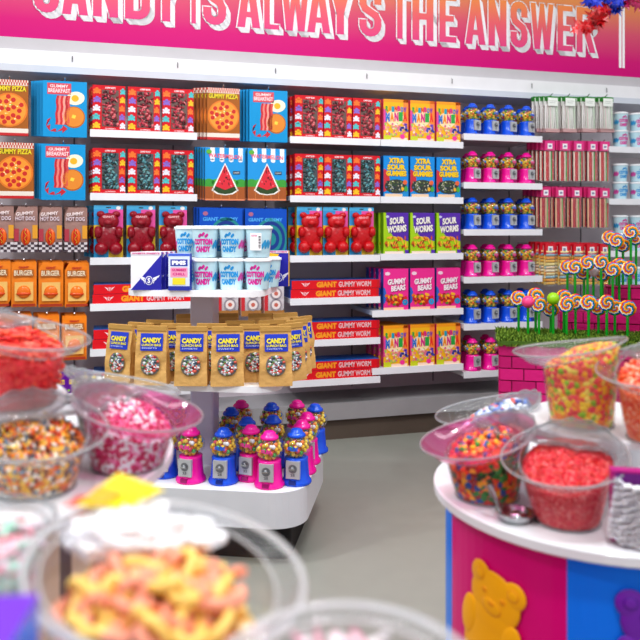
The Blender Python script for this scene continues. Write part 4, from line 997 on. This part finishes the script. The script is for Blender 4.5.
# ---- near table
NC = (-.20, .50); NZ = .885
nt_ = table(NC, .42, NZ, 'near_candy_table', 'white candy table nearest the camera under the large bin', [], None, 0)
b = MB(); b.lathe([(.38, 0), (.38, NZ-.026)], M('D0087C', .3), 64); b.build('drum', nt_)
f1, g1 = make_bin((-.162, .775, NZ), R(-35), 'large clear candy bin of peach and yellow gummies in the foreground', GR, rb=.090, rt=.118, h=.172, tilt=.016, lip=.018, lid=False, edge=EDGEW, er=.0042)
pch = mosaic('peach_mix', ['F6C868', 'F4B07A', 'F2A080', 'F8DA90', 'F4B890'], 45, .4, .7)
fill(f1, g1, pch, 'peach and yellow gummy pieces filling the large foreground bin', 'peach_gummy_pieces', 120, size=.02, cols=['F8CC70', 'F6B488', 'F4A084', 'F8DC98'], shape='chunk', seed=10, level=.60, mound=.020)
b = MB(); b.tube([(.022*math.cos(t), .013*math.sin(t), .004*math.sin(2*t)) for t in [R(40+i*29) for i in range(10)]], .0062, M('F8CE70', .3, .3, 80, trans=.2), 8); GW1 = proto(b.build('gummy_curl'))
b = MB(); b.tube([(.020*math.cos(t), .015*math.sin(t), .004*math.cos(2*t)) for t in [R(10+i*31) for i in range(10)]], .0066, M('F6A488', .3, .3, 80, trans=.2), 8); GW2 = proto(b.build('gummy_curl'))
rn = random.Random(21)
for i in range(64):
    a = i*2.39996; r = .080*math.sqrt((i+.5)/64); x = -.170+r*math.cos(a); y = .775+r*math.sin(a)
    zz = NZ+.172*.60+.018+.040*(1-(r/.09)**2)+rn.uniform(-.003, .006)
    w = i % 2
    o = clone((GW1, GW2)[w], (x, y, zz), rn.uniform(0, 6.3), f'{("yellow", "peach")[w]} curled gummy in the large foreground bin', 'gummy', f'{("yellow", "peach")[w]} curled gummies in the foreground bin')
    o.rotation_euler = (rn.uniform(-.7, .7), rn.uniform(-.7, .7), rn.uniform(0, 6.3))
f0, g0 = make_bin((-.425, .84, NZ), R(180), 'clear candy bin of pastel twists at the left edge of the foreground', GR, rb=.09, rt=.115, h=.175, tilt=.0, lip=.01, lid=False)
pas = mosaic('pastel_mix', ['F0BCC8', 'F8EEF2', 'B8E4D4', 'F0A0B0', 'E8DCE0', 'D8F0E8'], 50, .4, .7)
fill(f0, g0, pas, 'pink, white and mint twisted candy in the left foreground bin', 'pastel_twist_candy', 260, size=.022, cols=['F0A0B0', 'F8F0F2', 'A0DCC4', 'E07A8A', 'E8D0DC'], shape='strip', seed=12, level=.86)
b = MB()
b.lathe([(.0, .002), (.1, .002), (.14, .03)], M('ffffff'), 3); b = MB()
f2, g2 = make_bin((.022, .595, NZ-.01), R(-90), 'clear pink rimmed candy bin at the bottom of the view', GR, rb=.085, rt=.098, h=.168, tilt=.0, lip=.008, edge=EDGEW, lid=False, er=.0035)
pkr = mosaic('pink_rib', ['E8A0B8', 'D88AA8', 'F4E8EE', 'E0B8C8'], 60, .4, .6)
fill(f2, g2, pkr, 'pale pink candy under the pink rim at the bottom', 'pale_pink_candy', 160, size=.026, cols=['F0B8C8', 'F8F2F4', 'D88AA4', 'F4EEF2'], shape='strip', seed=13, level=.86)
# crumpled bag with yellow label
def crumple(loc, sx, sy, sz, seed, mat):
    b = MB(); n, m = 22, 16; vs = []
    for j in range(m+1):
        for i in range(n):
            t = PI*j/m; p = 2*PI*i/n; d = Vector((math.sin(t)*math.cos(p), math.sin(t)*math.sin(p), math.cos(t))); k = 1+.32*noise.noise(d*2.6+Vector((seed, 0, 0)))+.18*noise.noise(d*6+Vector((0, seed, 0)))
            vs.append((d.x*sx*k, d.y*sy*k, sz+d.z*sz*k))
    b.add(vs, [(j*n+i, j*n+(i+1) % n, (j+1)*n+(i+1) % n, (j+1)*n+i) for j in range(m) for i in range(n)], mat, False); return b
bg = empty('crumpled_cellophane_bag', (-.215, .835, 1.035)); tag(bg, 'crumpled clear bag with yellow and red label lying in the foreground bins', 'plastic bag')
crumple(None, .062, .045, .030, 3.1, M('F6F4F8', .25, .6, 50, trans=.2)).build('bag', bg)
b = MB(); b.poly([(-.052, -.004, .062), (.004, -.012, .062), (.040, .022, .070), (-.018, .045, .082)], M('F4D814', .3)); b.poly([(-.070, .000, .058), (-.050, -.006, .0612), (-.036, .010, .068), (-.056, .020, .064)], M('D83A28', .3)); b.poly([(-.048, .002, .0650), (-.020, -.006, .0640), (-.004, .012, .0705), (-.034, .022, .0745)], M('E8A818', .3)); b.build('label', bg)
bg2 = crumple(None, .04, .03, .018, 7.7, M('F4F4F8', .25, .6, 50)).build('crumpled_wrapper', None, (-.150, .868, 1.030)); tag(bg2, 'small crumpled clear wrapper at the back of the large foreground bin', 'wrapper')
# purple and blue carton
def d_pb(b, w, h): 
    b.rect(-w/2, w/2, 0, h, -K, M('5A2AC0'))
b = MB(); w, d, h = .17, .13, .203
b.box(-w/2, w/2, -d/2, d/2, 0, h, M('5A30B8', .3), top=M('7038C8', .3), side=M('1A6AD8', .3))
for i in range(3): b.poly([(-w*.3, -d*.3+i*.035, h+K), (w*.3, -d*.3+i*.035, h+K), (w*.3, -d*.3+i*.035+.010, h+K), (-w*.3, -d*.3+i*.035+.010, h+K)], M('B89AE8', .3))
o = b.build('purple_carton', None, (-.318, .575, NZ), R(6)); tag(o, 'purple carton with blue side at the lower left corner', 'carton')

# ------------------------------------------------------------------ lollipop stand
SX0 = .930; SY0 = 3.92; SR = R(-13)
ls = empty('lollipop_stand', (SX0, SY0, 0), SR); tag(ls, 'stepped magenta brick stand topped with green turf holding lollipops', 'display stand')
def onrow(px, py, ly):
    s = (px-320)/F; c, sn = math.cos(SR), math.sin(SR); ux, uy = c, sn; nx, ny = -sn, c
    ox, oy = SX0+nx*ly, SY0+ny*ly; t = (s*oy-ox)/(ux-uy*s); Y = oy+uy*t; return Vector((s*Y, Y, CAMZ+(HY-py)*Y/F))
brick = 'C0146E'
def brickwall(b, x0, x1, y, z0, z1, side=False, x=0, y0=0, y1=0):
    bw, bh = .12, .062; r = 0; z = z0
    while z < z1:
        zz = min(z+bh-.006, z1); xx = (x0 if not side else y0)-(bw/2 if r % 2 else 0); end = x1 if not side else y1; beg = x0 if not side else y0
        while xx < end:
            a = max(xx, beg); c = min(xx+bw-.006, end)
            if c-a > .01:
                m = M(random.choice(['C0146E', 'B8126A', 'CC1A78']), .45, .3, 30)
                if not side: b.box(a, c, y-.008, y, z, zz, m)
                else: b.box(x-.008, x, a, c, z, zz, m)
            xx += bw
        z += bh; r += 1
steps = [(0, 1.15, 0, .48, .80), (.34, 1.15, .48, .66, .93), (.62, 1.15, .66, .84, 1.06)]
for x0, x1, y0, y1, z in steps:
    b = MB(); b.box(x0, x1, y0, y1, 0, z, M('98105A', .6)); brickwall(b, x0, x1, y0, .0, z); brickwall(b, 0, 0, 0, .0, z, True, x0, y0, y1); b.build('brick_step', ls)
    if z > .9: continue
    g = MB(); rn = random.Random(int(z*100)); gm = [M('6A8A28', .8), M('809A34', .8), M('486818', .8)]
    g.box(x0-.015, x1, y0-.02, y1, z, z+.02, gm[2])
    for i in range(7000):
        x = rn.uniform(x0-.02, x1); y = rn.uniform(y0-.028, y1); hh = rn.uniform(.006, .022); dx, dy = rn.uniform(-.015, .015), rn.uniform(-.02, .01); zz = z+.018 if y > y0-.015 else z-.006
        g.poly([(x-.005, y, zz), (x+.005, y, zz), (x+dx, y+dy, zz+hh)], rn.choice(gm))
    o = g.build('turf', ls); o['kind'] = 'stuff'
def lolly(kind, SL):
    root = empty('lollipop'); b = MB()
    b.tube([(0, 0, -SL), (0, 0, -.03)], .0072, M('109A24', .35), 8); b.build('stick', root)
    b = MB(); Rr = .045
    if kind == 'swirl':
        cols = [M(c, .2) for c in ('E0201C', 'F6B010', 'F4F0E0', '1450D0', '18983A', 'F0601C', 'F8C810', '1080CC')]; na, nr = 48, 9
        for s in (-1, 1):
            for i in range(nr):
                for j in range(na):
                    q = []
                    for (ii, jj) in ((i, j), (i+1, j), (i+1, j+1), (i, j+1)):
                        r = Rr*ii/nr; a = 2*PI*jj/na; q.append((r*math.cos(a), s*.010*math.sqrt(max(0, 1-(r/Rr)**2)), r*math.sin(a)))
                    if i == 0: q = [q[0], q[1], q[2]]
                    idx = int(j/na*8+i*.85) % 8
                    b.add(q if s < 0 else q[::-1], [tuple(range(len(q)))], cols[idx])
    else:
        b.ball((0, 0, 0), .030 if kind == 'white' else .034, M({'white': 'E8E4E8', 'pink': 'F04A8A', 'green': '9AD01C'}[kind], .3), 16, 10)
    b.build('candy', root)
    b = MB(); b.lathe([(.001, -.012), (.012, -.006), (.004, .004)], FILM, 10, (0, 0, -.046)); b.build('wrapper_tie', root)
    return proto(root)
LOL = {(k, r): lolly(k, (.24, .27, .31)[r]) for k in ('swirl', 'white', 'pink', 'green') for r in range(3)}
lp = []
cr = lambda x, y: (500+x/4.57, 210+y/4.57)
front = [(85,405,'s'),(128,420,'p'),(163,392,'s'),(178,432,'s'),(232,452,'s'),(243,405,'g'),(292,400,'s'),(304,432,'s'),(345,420,'s'),(405,425,'s'),(450,445,'s'),(488,425,'s'),(525,445,'s'),(583,450,'s')]
mid = [(308,262,'s'),(343,262,'s'),(384,285,'s'),(400,242,'s'),(427,282,'w'),(462,238,'s'),(468,292,'s'),(515,272,'s'),(545,255,'s'),(590,268,'s')]
back = [(500,128,'s'),(533,140,'s'),(562,160,'s'),(598,100,'s'),(622,128,'s')]
nm = {'s': 'swirl', 'p': 'pink', 'g': 'green', 'w': 'white'}; NUM = ['first', 'second', 'third', 'fourth', 'fifth', 'sixth', 'seventh', 'eighth', 'ninth', 'tenth', 'eleventh', 'twelfth', 'thirteenth', 'fourteenth']
for rowi, (row, Y0, zz) in enumerate(((front, .24, .80), (mid, .55, .93), (back, .73, 1.06))):
    for i, (x, y, k) in enumerate(row):
        px, py = cr(x, y); p = onrow(px, py, Y0+(.0 if i % 2 else .07))
        d = {'s': 'rainbow swirl lollipop', 'p': 'pink ball lollipop', 'g': 'lime green ball lollipop', 'w': 'white ball lollipop'}[k]
        lab = f'{d} on green stick, {NUM[i]} from left in {["front", "middle", "back"][rowi]} row'
        o = clone(LOL[nm[k], rowi], p, random.uniform(-.5, .1), lab, 'lollipop', 'lollipops standing in the turf')
# red board with yellow frame
sb = empty('red_sign_board', (1.62, 3.66, .0), R(-13)); tag(sb, 'red board with yellow frame at the right edge behind the bins', 'sign')
b = MB(); b.box(0, .5, 0, .02, .0, 1.40, M('D0182C', .4)); b.build('panel', sb)
b = MB(); ym = M('F4C81C', .35); b.box(-.022, 0, -.006, .026, .0, 1.42, ym); b.box(-.022, .5, -.006, .026, 1.40, 1.42, ym); b.build('frame', sb)

# ------------------------------------------------------------------ hanging foil leaves
def leaf(b, p, s, rot, m):
    k = []
    for i in range(14):
        a = 2*PI*i/14; r = s*(1.0 if i % 2 == 0 else .52)*(1.2 if i in (0, 4, 10) else .85); k.append(rot @ Vector((r*math.cos(a), .12*r*math.sin(3*a), r*math.sin(a))))
    c = len(b.v); b.add([tuple(p)]+[tuple(p+q) for q in k], [(0, 1+i, 1+(i+1) % 14) for i in range(14)], m)
def garland(name, pts, cols, label, n, s):
    root = empty(name, at(*pts[0], 2.6)); tag(root, label, 'decoration'); rn = random.Random(len(label)); base = root.location
    g = MB(); P = [at(px, py, 2.6)-base for px, py in pts]; g.tube([P[0]+Vector((0, 0, .6))]+P, .002, M('8A1C1C', .5), 5); g.build('stem', root)
    b = MB()
    for i in range(n):
        t = rn.random()*(len(P)-1); a = P[int(t)]; c = P[min(int(t)+1, len(P)-1)]; p = a.lerp(c, t % 1)+Vector((rn.gauss(0, .013), rn.gauss(0, .02), rn.gauss(0, .010)))
        rot = Matrix.Rotation(rn.uniform(0, 6.3), 3, 'Y') @ Matrix.Rotation(rn.uniform(-.9, .9), 3, 'X') @ Matrix.Rotation(rn.uniform(-.9, .9), 3, 'Z')
        leaf(b, p, s*rn.uniform(.7, 1.1), rot, M(rn.choice(cols), .3, spec=.8))
    b.build('foil_leaves', root)
garland('foil_leaf_spray', [(608, 5), (602, 14), (596, 20), (582, 30)], ['C81420', 'E01C24', '9A0C14', 'D83020'], 'spray of red foil maple leaves hanging at upper right', 30, .031)
garland('foil_leaf_spray', [(588, 0), (602, 1), (613, 4), (618, 9)], ['1A3AD0', '2450E0', '102A98'], 'spray of blue foil leaves hanging at upper right above the red ones', 26, .031)
garland('foil_leaf_spray', [(622, -3), (632, 0), (642, 3)], ['B81C60', 'D02A70', '90104A'], 'spray of magenta foil leaves in the top right corner', 16, .031)

# ------------------------------------------------------------------ clean prototypes
for p in PROTOS:
    for c in kids(p):
        for g in kids(c): bpy.data.objects.remove(g)
        bpy.data.objects.remove(c)
    bpy.data.objects.remove(p)

# ------------------------------------------------------------------ light
def area(loc, size, power, rot=(0,0,0), col=(1,1,1), sy=None):
    l = bpy.data.lights.new('area', 'AREA'); l.energy = power; l.color = col; l.size = size
    if sy: l.shape = 'RECTANGLE'; l.size_y = sy
    o = bpy.data.objects.new('ceiling_lamp', l); C.objects.link(o); o.location = loc; o.rotation_euler = rot; return o
for x in (-1.9, .5, 2.9):
    area((x, 2.6, 3.9), .22, 20); area((x, .5, 3.6), .22, 34)
o = area((0.2, 2.6, 3.7), 3.5, 42, (R(38), 0, R(10)), sy=.5)
sp = bpy.data.lights.new('spot', 'SPOT'); sp.energy = 90; sp.spot_size = R(60); sp.shadow_soft_size = .05
so = bpy.data.objects.new('track_spot', sp); C.objects.link(so); so.location = (-2.0, 2.3, 3.3); so.rotation_euler = (Vector((-.3, 3.4, .2))-so.location).to_track_quat('-Z', 'Y').to_euler()
wd = bpy.data.worlds.new('w'); bpy.context.scene.world = wd; wd.use_nodes = True
bgn = wd.node_tree.nodes['Background']; bgn.inputs[0].default_value = (.95, .97, 1, 1); bgn.inputs[1].default_value = .64

# ------------------------------------------------------------------ camera
cd = bpy.data.cameras.new('cam'); cam = bpy.data.objects.new('camera', cd); C.objects.link(cam)
cam.location = (0, 0, CAMZ); cam.rotation_euler = (R(90), 0, 0)
cd.sensor_width = 36; cd.lens = 36*F/640; cd.shift_y = (HY-320)/640; cd.clip_start = .05
cd.dof.use_dof = True; cd.dof.focus_distance = 3.7; cd.dof.aperture_fstop = 2.9
bpy.context.scene.camera = cam
sc_ = bpy.context.scene
sc_.view_settings.view_transform = 'Standard'; sc_.view_settings.look = 'Medium High Contrast'; sc_.view_settings.exposure = -0.1
sc_.cycles.transparent_max_bounces = 24
